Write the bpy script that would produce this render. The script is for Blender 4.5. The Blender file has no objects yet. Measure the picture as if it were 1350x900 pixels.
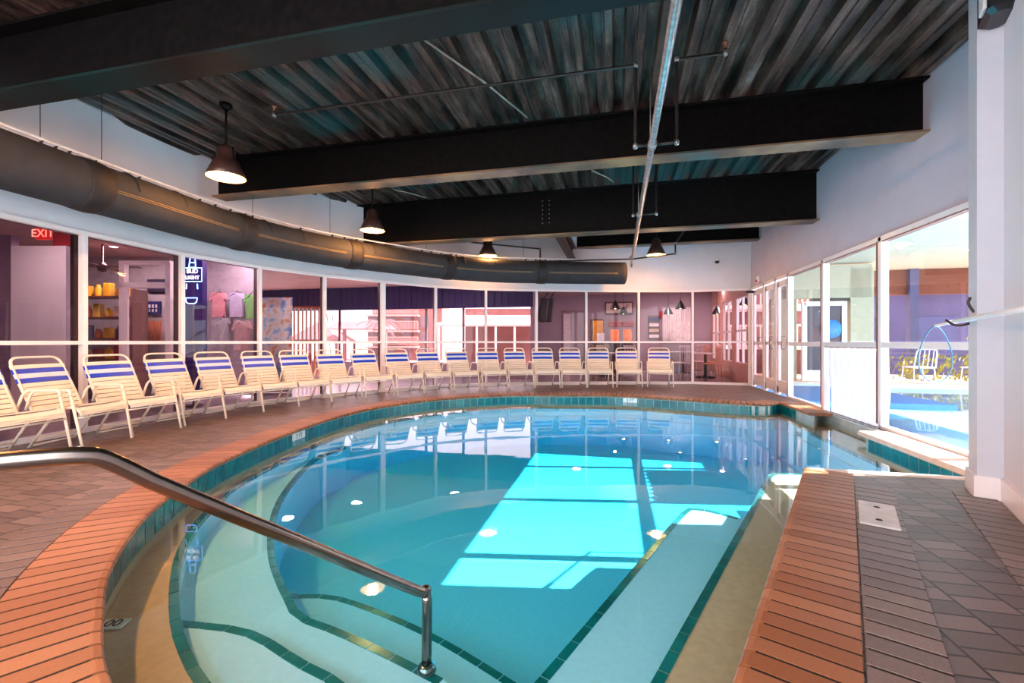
import bpy, bmesh, math, random
from mathutils import Vector, Matrix
from mathutils.geometry import tessellate_polygon
random.seed(7)
C = bpy.context.scene.collection
PI = math.pi
# ------------------------------------------------------------ camera frame
F, H = 585.0, 1.10
TH = math.atan(137/585)
cs, sn = math.cos(TH), math.sin(TH)
def cw(lat, d):                      # camera lateral/depth -> world xy
    return Vector((lat*cs-d*sn, lat*sn+d*cs))
def W(px, py, z=0.0):                # pixel on the horizontal plane z
    d = (H-z)*F/(py-450.0)
    return cw((px-675)/F*d, d)
def ray(px): return cw((px-675)/F, 1.0)
# ------------------------------------------------------------ materials
MATS = {}
def sl(c):                            # sRGB 0-255 -> linear
    return tuple(((v/255)/12.92 if v/255 <= .04045 else ((v/255+.055)/1.055)**2.4) for v in c)
def newmat(name):
    m = bpy.data.materials.new(name); m.use_nodes = True
    nt = m.node_tree
    for n in list(nt.nodes): nt.nodes.remove(n)
    return m, nt
def N(nt, t, **kw):
    n = nt.nodes.new(t)
    for k, v in kw.items():
        if hasattr(n, k): setattr(n, k, v)
    return n
def mat(name, col, rough=.5, metal=0, var=.12, scale=8, bump=0, emit=None, es=0, coat=0, col2=None, stretch=(1,1,1), trans=0, spec=None):
    if name in MATS: return MATS[name]
    m, nt = newmat(name); L = nt.links.new
    o = N(nt, 'ShaderNodeOutputMaterial'); b = N(nt, 'ShaderNodeBsdfPrincipled')
    L(b.outputs[0], o.inputs[0])
    tc = N(nt, 'ShaderNodeTexCoord'); mp = N(nt, 'ShaderNodeMapping'); L(tc.outputs['Object'], mp.inputs[0])
    mp.inputs['Scale'].default_value = stretch
    nz = N(nt, 'ShaderNodeTexNoise'); nz.inputs['Scale'].default_value = scale; nz.inputs['Detail'].default_value = 5
    L(mp.outputs[0], nz.inputs['Vector'])
    rp = N(nt, 'ShaderNodeValToRGB'); L(nz.outputs['Fac'], rp.inputs[0])
    a = col; c2 = col2 or tuple(min(1, v*(1+var)) for v in col); c1 = tuple(v*(1-var) for v in a) if not col2 else a
    rp.color_ramp.elements[0].position = .35; rp.color_ramp.elements[1].position = .65
    rp.color_ramp.elements[0].color = (*c1, 1); rp.color_ramp.elements[1].color = (*c2, 1)
    L(rp.outputs[0], b.inputs['Base Color'])
    b.inputs['Roughness'].default_value = rough; b.inputs['Metallic'].default_value = metal
    if coat: b.inputs['Coat Weight'].default_value = coat; b.inputs['Coat Roughness'].default_value = .15
    if trans: b.inputs['Transmission Weight'].default_value = trans
    if spec is not None: b.inputs['Specular IOR Level'].default_value = spec
    if bump:
        bp = N(nt, 'ShaderNodeBump'); bp.inputs['Strength'].default_value = bump; bp.inputs['Distance'].default_value = .01
        L(nz.outputs['Fac'], bp.inputs['Height']); L(bp.outputs[0], b.inputs['Normal'])
    if emit:
        b.inputs['Emission Color'].default_value = (*emit, 1); b.inputs['Emission Strength'].default_value = es
    MATS[name] = m; return m
def front_only(nt, fr, mx):           # reflect on the outer faces only (a pane is thin, it has no total internal reflection)
    ge = N(nt, 'ShaderNodeNewGeometry'); a = N(nt, 'ShaderNodeMath', operation='SUBTRACT'); a.inputs[0].default_value = 1; nt.links.new(ge.outputs['Backfacing'], a.inputs[1])
    b = N(nt, 'ShaderNodeMath', operation='MULTIPLY'); nt.links.new(fr.outputs[0], b.inputs[0]); nt.links.new(a.outputs[0], b.inputs[1]); nt.links.new(b.outputs[0], mx.inputs[0])
def glassmat(name, tint, ior=1.5, rough=0.0):
    m, nt = newmat(name); L = nt.links.new
    o = N(nt, 'ShaderNodeOutputMaterial'); mx = N(nt, 'ShaderNodeMixShader'); t = N(nt, 'ShaderNodeBsdfTransparent'); g = N(nt, 'ShaderNodeBsdfGlossy')
    fr = N(nt, 'ShaderNodeFresnel'); fr.inputs['IOR'].default_value = ior
    t.inputs[0].default_value = (*tint, 1); g.inputs['Roughness'].default_value = rough
    front_only(nt, fr, mx); L(t.outputs[0], mx.inputs[1]); L(g.outputs[0], mx.inputs[2]); L(mx.outputs[0], o.inputs[0])
    return m
def brickmat(name, ca, cb, ground):           # uses per-brick attribute "tone"
    m, nt = newmat(name); L = nt.links.new
    o = N(nt, 'ShaderNodeOutputMaterial'); b = N(nt, 'ShaderNodeBsdfPrincipled'); L(b.outputs[0], o.inputs[0])
    at = N(nt, 'ShaderNodeAttribute'); at.attribute_name = 'tone'
    rp = N(nt, 'ShaderNodeValToRGB'); rp.color_ramp.elements[0].color = (*ca, 1); rp.color_ramp.elements[1].color = (*cb, 1)
    L(at.outputs['Fac'], rp.inputs[0])
    tc = N(nt, 'ShaderNodeTexCoord'); nz = N(nt, 'ShaderNodeTexNoise'); nz.inputs['Scale'].default_value = 90; nz.inputs['Detail'].default_value = 6
    L(tc.outputs['Object'], nz.inputs['Vector'])
    mx = N(nt, 'ShaderNodeMix', data_type='RGBA', blend_type='MULTIPLY'); mx.inputs[0].default_value = ground
    L(rp.outputs[0], mx.inputs[6]); L(nz.outputs['Fac'], mx.inputs[7]); L(mx.outputs[2], b.inputs['Base Color'])
    bp = N(nt, 'ShaderNodeBump'); bp.inputs['Strength'].default_value = .25; bp.inputs['Distance'].default_value = .004
    L(nz.outputs['Fac'], bp.inputs['Height']); L(bp.outputs[0], b.inputs['Normal'])
    b.inputs['Roughness'].default_value = .42
    return m
white_wall = mat('wall_paint', sl((226,224,232)), .55, var=.02, scale=3)
grey_wall = mat('grey_wall_paint', sl((204,199,214)), .55, var=.03, scale=3)
frame_white = mat('white_aluminium', sl((246,238,240)), .3, var=.02)
bronze = mat('bronze_frame', sl((66,44,46)), .4, var=.1)
black_steel = mat('black_steel_paint', (.004,.003,.0032), .55, var=.5, scale=14, bump=.12, spec=.12)
cream_tube = mat('cream_powder_coat', sl((244,234,218)), .3, var=.02, coat=.3)
cream_strap = mat('cream_vinyl', sl((244,236,222)), .4, var=.03)
white_strap = mat('pale_blue_vinyl', sl((214,230,252)), .4, var=.02)
blue_strap = mat('blue_vinyl', sl((8,66,214)), .4, var=.06)
steel = mat('brushed_steel', (.27,.24,.22), .22, metal=1, var=.08, scale=30)
pipe_grey = mat('galvanised_pipe', sl((150,150,152)), .35, metal=.6, var=.25, scale=20)
pipe_black = mat('black_pipe', (.02,.016,.016), .35, var=.4, scale=20)
shade_out = mat('lamp_shade_brown', (.05,.022,.018), .3, var=.2)
shade_in = mat('lamp_shade_inner', (.9,.82,.6), .4, var=.02)
bulbm = mat('lamp_bulb', (1,.8,.5), .4, emit=(1,.55,.22), es=25)
grout = mat('dark_grout', (.018,.010,.009), .8)
cop_mat = brickmat('coping_brick', (.34,.12,.048), (.49,.205,.10), .3)
bor_mat = brickmat('border_brick', (.17,.11,.095), (.30,.20,.175), .55)
teal = mat('teal_tile', sl((6,112,112)), .18, var=.25, scale=6, coat=.5)
palegrout = mat('pale_tile_grout', sl((188,196,190)), .5)
plaster = mat('pool_plaster', sl((186,222,238)), .7, var=.03, scale=30)
bench_pl = mat('bench_plaster', sl((200,166,134)), .7, var=.06, scale=25)
duct_m = mat('duct_fabric', sl((46,47,52)), .85, var=.15, scale=5, bump=.1)
duct_band = mat('duct_band', sl((30,27,30)), .7, var=.2)
duct_tan = mat('duct_stripe', sl((128,106,78)), .8, var=.12, scale=20)
# floor: world aligned staggered pavers
def floormat():
    m, nt = newmat('paver_field'); L = nt.links.new
    o = N(nt, 'ShaderNodeOutputMaterial'); b = N(nt, 'ShaderNodeBsdfPrincipled'); L(b.outputs[0], o.inputs[0])
    tc = N(nt, 'ShaderNodeTexCoord'); sp = N(nt, 'ShaderNodeSeparateXYZ'); cb = N(nt, 'ShaderNodeCombineXYZ')
    L(tc.outputs['Object'], sp.inputs[0]); L(sp.outputs[1], cb.inputs[0]); L(sp.outputs[0], cb.inputs[1])
    bt = N(nt, 'ShaderNodeTexBrick'); L(cb.outputs[0], bt.inputs[0])
    bt.offset = .5; bt.squash = 1
    bt.inputs['Scale'].default_value = 1; bt.inputs['Brick Width'].default_value = .11; bt.inputs['Row Height'].default_value = .2
    bt.inputs['Mortar Size'].default_value = .006; bt.inputs['Mortar Smooth'].default_value = .3
    bt.inputs['Color1'].default_value = (.125,.082,.07,1); bt.inputs['Color2'].default_value = (.27,.18,.155,1); bt.inputs['Mortar'].default_value = (.022,.014,.012,1)
    nz = N(nt, 'ShaderNodeTexNoise'); nz.inputs['Scale'].default_value = 110; nz.inputs['Detail'].default_value = 6; L(tc.outputs['Object'], nz.inputs['Vector'])
    mx = N(nt, 'ShaderNodeMix', data_type='RGBA', blend_type='MULTIPLY'); mx.inputs[0].default_value = .55
    L(bt.outputs['Color'], mx.inputs[6]); L(nz.outputs['Fac'], mx.inputs[7])
    L(mx.outputs[2], b.inputs['Base Color'])
    b.inputs['Roughness'].default_value = .42
    iv = N(nt, 'ShaderNodeMath', operation='SUBTRACT'); iv.inputs[0].default_value = 1; L(bt.outputs['Fac'], iv.inputs[1])
    ad = N(nt, 'ShaderNodeMath', operation='MULTIPLY_ADD'); L(nz.outputs['Fac'], ad.inputs[0]); ad.inputs[1].default_value = .15; L(iv.outputs[0], ad.inputs[2])
    bp = N(nt, 'ShaderNodeBump'); bp.inputs['Strength'].default_value = .6; bp.inputs['Distance'].default_value = .006
    L(ad.outputs[0], bp.inputs['Height']); L(bp.outputs[0], b.inputs['Normal'])
    return m
paver = floormat()
def deckmat():                       # rusty painted roof decking, streaks along Y
    m, nt = newmat('roof_deck_rust'); L = nt.links.new
    o = N(nt, 'ShaderNodeOutputMaterial'); b = N(nt, 'ShaderNodeBsdfPrincipled'); L(b.outputs[0], o.inputs[0])
    tc = N(nt, 'ShaderNodeTexCoord'); mp = N(nt, 'ShaderNodeMapping'); L(tc.outputs['Object'], mp.inputs[0]); mp.inputs['Scale'].default_value = (6,.8,1)
    nz = N(nt, 'ShaderNodeTexNoise'); nz.inputs['Scale'].default_value = 1.6; nz.inputs['Detail'].default_value = 9; nz.inputs['Roughness'].default_value = .7
    L(mp.outputs[0], nz.inputs['Vector'])
    rp = N(nt, 'ShaderNodeValToRGB'); e = rp.color_ramp.elements
    e[0].position = .36; e[0].color = (.008,.006,.006,1); e[1].position = .72; e[1].color = (.40,.30,.27,1)
    x = e.new(.47); x.color = (.07,.04,.033,1); x = e.new(.58); x.color = (.21,.115,.088,1)
    L(nz.outputs['Fac'], rp.inputs[0])
    n2 = N(nt, 'ShaderNodeTexNoise'); n2.inputs['Scale'].default_value = .55; n2.inputs['Detail'].default_value = 4; L(tc.outputs['Object'], n2.inputs['Vector'])
    r2 = N(nt, 'ShaderNodeValToRGB'); r2.color_ramp.elements[0].position = .56; r2.color_ramp.elements[1].position = .66; L(n2.outputs['Fac'], r2.inputs[0])
    mx = N(nt, 'ShaderNodeMix', data_type='RGBA'); L(r2.outputs[0], mx.inputs[0]); L(rp.outputs[0], mx.inputs[6]); mx.inputs[7].default_value = (.05,.12,.12,1)
    n3 = N(nt, 'ShaderNodeTexNoise'); n3.inputs['Scale'].default_value = 28; n3.inputs['Detail'].default_value = 3; L(tc.outputs['Object'], n3.inputs['Vector'])
    m2 = N(nt, 'ShaderNodeMix', data_type='RGBA', blend_type='MULTIPLY'); m2.inputs[0].default_value = .6; L(mx.outputs[2], m2.inputs[6]); L(n3.outputs['Fac'], m2.inputs[7])
    L(m2.outputs[2], b.inputs['Base Color']); b.inputs['Roughness'].default_value = .38; b.inputs['Metallic'].default_value = .25
    bp = N(nt, 'ShaderNodeBump'); bp.inputs['Strength'].default_value = .35; bp.inputs['Distance'].default_value = .01
    L(n3.outputs['Fac'], bp.inputs['Height']); L(bp.outputs[0], b.inputs['Normal'])
    return m
deck_m = deckmat()
def flangemat():                      # lower flange: black with rust and teal, flecked
    m, nt = newmat('flange_rust'); L = nt.links.new
    o = N(nt, 'ShaderNodeOutputMaterial'); b = N(nt, 'ShaderNodeBsdfPrincipled'); L(b.outputs[0], o.inputs[0])
    tc = N(nt, 'ShaderNodeTexCoord')
    nz = N(nt, 'ShaderNodeTexNoise'); nz.inputs['Scale'].default_value = .9; nz.inputs['Detail'].default_value = 8; L(tc.outputs['Object'], nz.inputs['Vector'])
    rp = N(nt, 'ShaderNodeValToRGB'); e = rp.color_ramp.elements
    e[0].position = .35; e[0].color = (.03,.10,.10,1); e[1].position = .6; e[1].color = (.34,.19,.10,1)
    x = e.new(.44); x.color = (.09,.06,.045,1)
    L(nz.outputs['Fac'], rp.inputs[0]); L(rp.outputs[0], b.inputs['Base Color']); b.inputs['Roughness'].default_value = .4
    return m
flange_m = flangemat()
flange_d = mat('flange_dark', (.010,.005,.005), .5, scale=.8, col2=(.006,.024,.025), bump=.1, spec=.12)
def watermat(name, tint=(1,1,1)):
    m, nt = newmat(name); L = nt.links.new
    o = N(nt, 'ShaderNodeOutputMaterial'); mx = N(nt, 'ShaderNodeMixShader'); t = N(nt, 'ShaderNodeBsdfTransparent'); g = N(nt, 'ShaderNodeBsdfGlossy')
    g.inputs['Roughness'].default_value = 0.015; t.inputs[0].default_value = (*tint, 1)
    fr = N(nt, 'ShaderNodeFresnel'); fr.inputs['IOR'].default_value = 1.33
    tc = N(nt, 'ShaderNodeTexCoord'); nz = N(nt, 'ShaderNodeTexNoise'); nz.inputs['Scale'].default_value = 2.2; nz.inputs['Detail'].default_value = 2
    L(tc.outputs['Object'], nz.inputs['Vector'])
    bp = N(nt, 'ShaderNodeBump'); bp.inputs['Strength'].default_value = .05; bp.inputs['Distance'].default_value = .02
    L(nz.outputs['Fac'], bp.inputs['Height']); L(bp.outputs[0], g.inputs['Normal'])
    front_only(nt, fr, mx); L(t.outputs[0], mx.inputs[1]); L(g.outputs[0], mx.inputs[2]); L(mx.outputs[0], o.inputs[0])
    return m, nt, o
water_m, wnt, wo = watermat('pool_water')
va = N(wnt, 'ShaderNodeVolumeAbsorption'); va.inputs['Color'].default_value = (.0,.86,.975,1); va.inputs['Density'].default_value = .74
wnt.links.new(va.outputs[0], wo.inputs['Volume'])
glass_rose = glassmat('rose_tinted_glass', (.80,.70,.73), 1.45)
glass_clear = glassmat('clear_glass', (.83,.84,.84), 1.4)
# ------------------------------------------------------------ mesh builder
class MB:
    def __init__(s): s.v = []; s.f = []; s.tone = None; s.mi = []; s.smooth = []
    def add(s, vs, fs, mi=0, smooth=False):
        n = len(s.v); s.v += [tuple(v) for v in vs]
        for f in fs: s.f.append([i+n for i in f]); s.mi.append(mi); s.smooth.append(smooth)
    def box(s, c, size, rot=0, mi=0, bev=0):
        x, y, z = [k/2 for k in size]; M = Matrix.Rotation(rot, 3, 'Z'); c = Vector(c)
        if bev and min(x, y, z) > bev:
            b = bev; vs = []; 
            for sz, ins in ((-z, b), (-z+b, 0), (z-b, 0), (z, b)):
                X, Y = x-ins, y-ins; q = b
                for p in ((-X+q,-Y),(X-q,-Y),(X,-Y+q),(X,Y-q),(X-q,Y),(-X+q,Y),(-X,Y-q),(-X,-Y+q)):
                    vs.append(c+M@Vector((p[0],p[1],sz)))
            fs = [list(range(7,-1,-1)), list(range(24,32))]
            for r in range(3):
                for k in range(8): fs.append([r*8+k, r*8+(k+1)%8, r*8+8+(k+1)%8, r*8+8+k])
            s.add(vs, fs, mi); return
        vs = [c+M@Vector((a*x,b*y,d*z)) for d in (-1,1) for a,b in ((-1,-1),(1,-1),(1,1),(-1,1))]
        s.add(vs, [(3,2,1,0),(4,5,6,7),(0,1,5,4),(1,2,6,5),(2,3,7,6),(3,0,4,7)], mi)
    def obox(s, a, b, w, h, mi=0):          # bar of rectangular section from a to b
        a, b = Vector(a), Vector(b); t = (b-a).normalized()
        up = Vector((0,0,1)) if abs(t.z) < .95 else Vector((1,0,0))
        sd = t.cross(up).normalized(); up = sd.cross(t)
        vs = []
        for p in (a, b):
            for i, j in ((-1,-1),(1,-1),(1,1),(-1,1)): vs.append(p+sd*(i*w/2)+up*(j*h/2))
        s.add(vs, [(3,2,1,0),(4,5,6,7),(0,1,5,4),(1,2,6,5),(2,3,7,6),(3,0,4,7)], mi)
    def tube(s, pts, r, n=8, cap=True, mi=0, closed=False):
        pts = [Vector(p) for p in pts]; m = len(pts)
        rs = r if isinstance(r, (list, tuple)) else [r]*m
        prev = None; vs = []
        for i, p in enumerate(pts):
            if closed: t = (pts[(i+1)%m]-pts[i-1]).normalized()
            else: t = ((pts[min(i+1,m-1)]-p).normalized()+(p-pts[max(i-1,0)]).normalized()).normalized()
            if prev is None:
                u = Vector((0,0,1)) if abs(t.z) < .9 else Vector((1,0,0)); a = t.cross(u).normalized()
            else: a = (prev-t*prev.dot(t)).normalized()
            prev = a; b = t.cross(a)
            for k in range(n): vs.append(p+a*(rs[i]*math.cos(2*PI*k/n))+b*(rs[i]*math.sin(2*PI*k/n)))
        fs = []
        for i in range(m if closed else m-1):
            j = (i+1) % m
            for k in range(n): fs.append((i*n+k, i*n+(k+1)%n, j*n+(k+1)%n, j*n+k))
        if cap and not closed:
            s.add(vs, fs, mi, True); q = len(s.v)-len(vs)
            s.f.append([q+k for k in range(n-1,-1,-1)]); s.mi.append(mi); s.smooth.append(False)
            s.f.append([q+(m-1)*n+k for k in range(n)]); s.mi.append(mi); s.smooth.append(False)
        else: s.add(vs, fs, mi, True)
    def lathe(s, prof, c=(0,0,0), n=24, mi=0):
        c = Vector(c); vs = [c+Vector((r*math.cos(2*PI*k/n), r*math.sin(2*PI*k/n), z)) for r, z in prof for k in range(n)]
        fs = [(i*n+k, i*n+(k+1)%n, (i+1)*n+(k+1)%n, (i+1)*n+k) for i in range(len(prof)-1) for k in range(n)]
        s.add(vs, fs, mi, True)
    def poly(s, outer, z, holes=(), mi=0, flip=False):
        loops = [[Vector((p[0], p[1], 0)) for p in outer]]+[[Vector((p[0], p[1], 0)) for p in h] for h in holes]
        tris = tessellate_polygon(loops); allp = [p for l in loops for p in l]
        vs = [(p.x, p.y, z) for p in allp]; fs = []
        for t in tris:
            a, b, c = [allp[i] for i in t]
            up = (b-a).cross(c-a).z > 0
            if up == flip: t = t[::-1]
            fs.append(tuple(t))
        s.add(vs, fs, mi)
    def strip(s, path, z0, z1, closed=True, mi=0, smooth=False):
        n = len(path); vs = [(p[0], p[1], z0) for p in path]+[(p[0], p[1], z1) for p in path]
        fs = [(i, (i+1)%n, n+(i+1)%n, n+i) for i in range(n if closed else n-1)]
        s.add(vs, fs, mi, smooth)
    def wallband(s, path, off, z0, z1, mi=0):  # open thick wall: path to path+off
        a = path; b = offset(path, off, False); n = len(a); vs = []
        for z in (z0, z1):
            vs += [(p[0],p[1],z) for p in a]+[(p[0],p[1],z) for p in b]
        fs = []
        for i in range(n-1):
            fs += [(i, i+1, 2*n+i+1, 2*n+i), (n+i+1, n+i, 3*n+i, 3*n+i+1), (i, n+i, n+i+1, i+1), (2*n+i, 2*n+i+1, 3*n+i+1, 3*n+i)]
        fs += [(0, 2*n, 3*n, n), (n-1, 2*n-1, 4*n-1, 3*n-1)]
        s.add(vs, fs, mi)
    def build(s, name, mats, parent=None, recalc=True, loc=None):
        me = bpy.data.meshes.new(name); me.from_pydata(s.v, [], s.f)
        if not isinstance(mats, (list, tuple)): mats = [mats]
        for m in mats: me.materials.append(m)
        for p, mi, sm in zip(me.polygons, s.mi, s.smooth): p.material_index = mi; p.use_smooth = sm
        if s.tone:
            a = me.attributes.new('tone', 'FLOAT', 'POINT')
            for i, t in enumerate(s.tone): a.data[i].value = t
        if recalc:
            bm = bmesh.new(); bm.from_mesh(me)
            if recalc == 'weld': bmesh.ops.remove_doubles(bm, verts=bm.verts, dist=1e-4)
            bmesh.ops.recalc_face_normals(bm, faces=bm.faces); bm.to_mesh(me); bm.free()
        me.update()
        o = bpy.data.objects.new(name, me); C.objects.link(o)
        if parent: o.parent = parent
        if loc: o.location = loc
        return o
def tag(o, label=None, cat=None, group=None, kind=None):
    if label: o['label'] = label
    if cat: o['category'] = cat
    if group: o['group'] = group
    if kind: o['kind'] = kind
    return o
def empty(name, loc=(0,0,0), rz=0):
    o = bpy.data.objects.new(name, None); C.objects.link(o); o.location = loc; o.rotation_euler = (0,0,rz); o.empty_display_size = .1; return o
def copy_tree(o, parent=None):
    c = o.copy(); C.objects.link(c); c.parent = parent
    for ch in list(o.children): copy_tree(ch, c)
    return c
def st(o, label=None, cat=None): return tag(o, label, cat, kind='structure')
# ------------------------------------------------------------ 2d path tools
def catmull(P, sub=6, closed=False):
    P = [Vector(p[:2]) if not isinstance(p, Vector) else p.xy.copy() if len(p) > 2 else p for p in P]; out = []; n = len(P)
    for i in range(n if closed else n-1):
        p0 = P[i-1] if (closed or i > 0) else P[0]*2-P[1]; p1 = P[i]; p2 = P[(i+1)%n]
        p3 = P[(i+2)%n] if (closed or i+2 < n) else P[-1]*2-P[-2]
        for k in range(sub):
            t = k/sub
            out.append(.5*((2*p1)+(p2-p0)*t+(2*p0-5*p1+4*p2-p3)*t*t+(3*p1-p0-3*p2+p3)*t**3))
    if not closed: out.append(P[-1].copy())
    return out
def resample(P, step):
    P = [Vector(p) for p in P]; L = [0]
    for a, b in zip(P, P[1:]): L.append(L[-1]+(b-a).length)
    n = max(1, round(L[-1]/step)); out = []; j = 0
    for i in range(n+1):
        s = L[-1]*i/n
        while j < len(L)-2 and L[j+1] < s: j += 1
        t = (s-L[j])/max(1e-9, L[j+1]-L[j]); out.append(P[j].lerp(P[j+1], min(1,max(0,t))))
    return out
def offset(P, d, closed=True):       # positive = to the right of travel
    P = [Vector(p) for p in P]; n = len(P); out = []
    for i in range(n):
        a = P[i-1] if (closed or i > 0) else P[i]; b = P[(i+1)%n] if (closed or i < n-1) else P[i]
        t1 = (P[i]-a); t2 = (b-P[i])
        t1 = t1.normalized() if t1.length > 1e-7 else t2.normalized(); t2 = t2.normalized() if t2.length > 1e-7 else t1
        t = (t1+t2).normalized(); nrm = Vector((t.y, -t.x)); k = max(.5, t.dot(t1))
        out.append(P[i]+nrm*(d/k))
    return out
def nearest(P, q):
    best = None
    for i in range(len(P)-1):
        a, b = P[i], P[i+1]; t = max(0, min(1, (q-a).dot(b-a)/max(1e-9,(b-a).length_squared))); p = a.lerp(b, t)
        if best is None or (q-p).length < best[0]: best = ((q-p).length, p, (b-a).normalized())
    return best
def hit(P, px):                       # where the sight line over column px meets a path
    r = ray(px); best = None
    for i in range(len(P)-1):
        a, b = P[i], P[i+1]; e = b-a; den = r.x*e.y-r.y*e.x
        if abs(den) < 1e-9: continue
        t = (a.x*e.y-a.y*e.x)/den; s = (a.x*r.y-a.y*r.x)/den
        if t > 0 and -1e-6 <= s <= 1+1e-6 and (best is None or t > best[0]): best = (t, a.lerp(b, s), e.normalized())
    return best
# ------------------------------------------------------------ room outline
ZT = 2.43                               # top of the glazing
XR = 3.30                               # right hand window wall
CEIL = 3.97
mull_px = [(107,305),(238,333),(341,350.5),(427,362),(504,370),(574,376.5),(640.5,380.2),(707,381.6),(772.5,382.4),(841.5,382.8),(913,382.6)]
mull = [W(x, y, ZT) for x, y in mull_px]
corner = Vector((XR, 12.2))
pre = [Vector((-5.15,-1.5)), Vector((-5.65,-.15)), Vector((-6.0,1.2)), Vector((-6.2,2.58))]
glz = pre+mull+[corner]                 # mullion positions, clockwise seen from above
curve = catmull(glz, 5)                 # travel: +Y then +X -> room on the right
u = Vector((.402,.916)); nrm = Vector((.916,-.402))   # the angled deck edge and near right wall
LA = Vector((.41,1.565))                # a point of the right lip
# pool lip, anticlockwise (outside on the right of travel)
def onlip(t): return LA+u*t
lipR = [onlip(-.72), onlip(3.0)]
cR = Vector((1.625, 4.31))
lipE = [cR, Vector((2.9,4.31))]
lipW1 = [Vector((2.9,4.31)), Vector((2.9,6.1))]
chan = [Vector((2.9,6.1)), Vector((3.22,6.5)), Vector((3.22,8.1)), Vector((2.9,7.55))]
lipW2 = [Vector((2.9,7.55)), Vector((2.9,8.95))]
far_px = [(1000,532.5),(923,528),(821,521.5),(737,520.5),(670,520.5),(586,525),(509,534.5),(450,547),(382,569),(287,609),(227,647),(189,677),(159,711),(132,756),(121,802),(123,900)]
farp = [Vector((2.9,8.95))]+[W(x, y, 0) for x, y in far_px]+[Vector((-1.05,.86)), Vector((-.45,.74)), onlip(-.72)]
lipF = resample(catmull(farp, 8), .0985)
lip = resample(lipR, .3)+[cR]+lipE[1:]+lipW1[1:]+chan[1:]+lipW2[1:]+lipF[1:-1]
def dedupe(P, e=.01):
    out = [P[0]]
    for p in P[1:]:
        if (p-out[-1]).length > e: out.append(p)
    return out
lip = dedupe(lip)
# ------------------------------------------------------------ floor
ZW = -.12
outer = [p.copy() for p in curve]+[Vector((XR,4.45)), Vector((2.73,4.2)), Vector((2.62,3.80)), Vector((2.603,3.75))-u*6.2]
f = MB(); f.poly(outer, 0, [lip]); f.poly(outer, -.03, [offset(lip, .02)], flip=True)
st(f.build('floor', paver, recalc=False), 'brown paver deck around the indoor pool', 'floor')
# ------------------------------------------------------------ brick courses
def course(path, off0, off1, top, step, closed_ends=True, gap=.015, nose=False, thick=.05):
    P = resample(path, step); a = offset(P, off0, False); b = offset(P, off1, False); mb = MB(); mb.tone = []
    for i in range(len(P)-1):
        q = [a[i], a[i+1], b[i+1], b[i]]; c = sum(q, Vector((0,0)))/4
        t = (a[i+1]-a[i]).normalized()*gap/2; 
        q = [q[0]+t, q[1]-t, q[2]-t, q[3]+t]
        w = (q[3]-q[0]).normalized(); tone = random.random(); n0 = len(mb.v)
        if nose:   # bullnose on the pool side
            prof = [(-.0,-thick),(-.022,-thick*.75),(-.028,-.02),(-.02,-.006),(0,0),(.02,.0)]
            L1 = [(q[0]+w*x, z) for x, z in prof]+[(q[3], 0), (q[3], -thick)]
            L2 = [(q[1]+w*x, z) for x, z in prof]+[(q[2], 0), (q[2], -thick)]
            vs = [(p.x,p.y,top+z) for p, z in L1]+[(p.x,p.y,top+z) for p, z in L2]; m = len(L1)
            fs = [(k, k+1, m+k+1, m+k) for k in range(m-1)]+[(m-1,0,m,2*m-1), tuple(range(m-1,-1,-1)), tuple(range(m,2*m))]
        else:
            ins = .003; qi = [p+(c-p).normalized()*ins for p in q]
            vs = [(p.x,p.y,top-thick) for p in q]+[(p.x,p.y,top-.003) for p in q]+[(p.x,p.y,top) for p in qi]
            fs = [(3,2,1,0),(8,9,10,11)]+[(k,(k+1)%4,4+(k+1)%4,4+k) for k in range(4)]+[(4+k,4+(k+1)%4,8+(k+1)%4,8+k) for k in range(4)]
        mb.add(vs, fs); mb.tone += [tone]*(len(mb.v)-n0)
    g0 = offset(P, off0+.012, False); g1 = offset(P, off1, False); n = len(P)
    gr = MB(); gr.add([(p.x,p.y,top-.0025) for p in g0]+[(p.x,p.y,top-.0025) for p in g1], [(i,i+1,n+i+1,n+i) for i in range(n-1)])
    return mb, gr
def addcourse(name, label, segs, off0, off1, top, step, m, nose):
    A = MB(); A.tone = []; G = MB()
    for s_ in segs:
        mb, gr = course(s_, off0, off1, top, step, nose=nose)
        n = len(A.v); A.v += mb.v; A.f += [[i+n for i in f_] for f_ in mb.f]; A.mi += mb.mi; A.smooth += mb.smooth; A.tone += mb.tone
        G.add(gr.v, gr.f)
    o = A.build(name, m); st(o, label, name.replace('_', ' ')); G.build('grout_bed', grout, o); return o
segR = [onlip(-.72), cR]; segF = lipF
addcourse('pool_coping', 'terracotta bullnose brick coping around the pool rim', [segR, segF, [Vector((2.9,7.65)),Vector((2.9,8.93))]], -.012, .30, .014, .0985, cop_mat, True)
bF = offset(lipF, .31, False)
addcourse('border_course', 'dark brown soldier course of pavers beside the coping', [offset([onlip(-.72), onlip(2.72)], .31, False), bF[18:]], 0, .23, .009, .105, bor_mat, False)
wl = [Vector((2.603,3.75))-u*6.0-nrm*.03, Vector((2.603,3.75))+u*.05-nrm*.03]
addcourse('wall_border_course', 'soldier course of pavers running along the right wall', [offset(wl[::-1], .0, False)], .0, .22, .008, .105, bor_mat, False)
# edge strips at the far end of the right deck and below the right windows
pale = mat('pale_coping_stone', sl((236,208,194)), .4, var=.06, scale=10)
e = MB(); e.box((2.26,4.28,-.02), (1.3,.07,.07), bev=.01); st(e.build('deck_edge_trim', pale), 'pale trim along the far edge of the right deck', 'edge trim')
e = MB(); e.box((3.05,5.32,-.02), (.34,1.9,.06), bev=.012)
st(e.build('window_coping', mat('peach_coping', sl((232,196,178)), .4, var=.08, scale=12)), 'pale coping strip under the big right window', 'coping')
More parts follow.
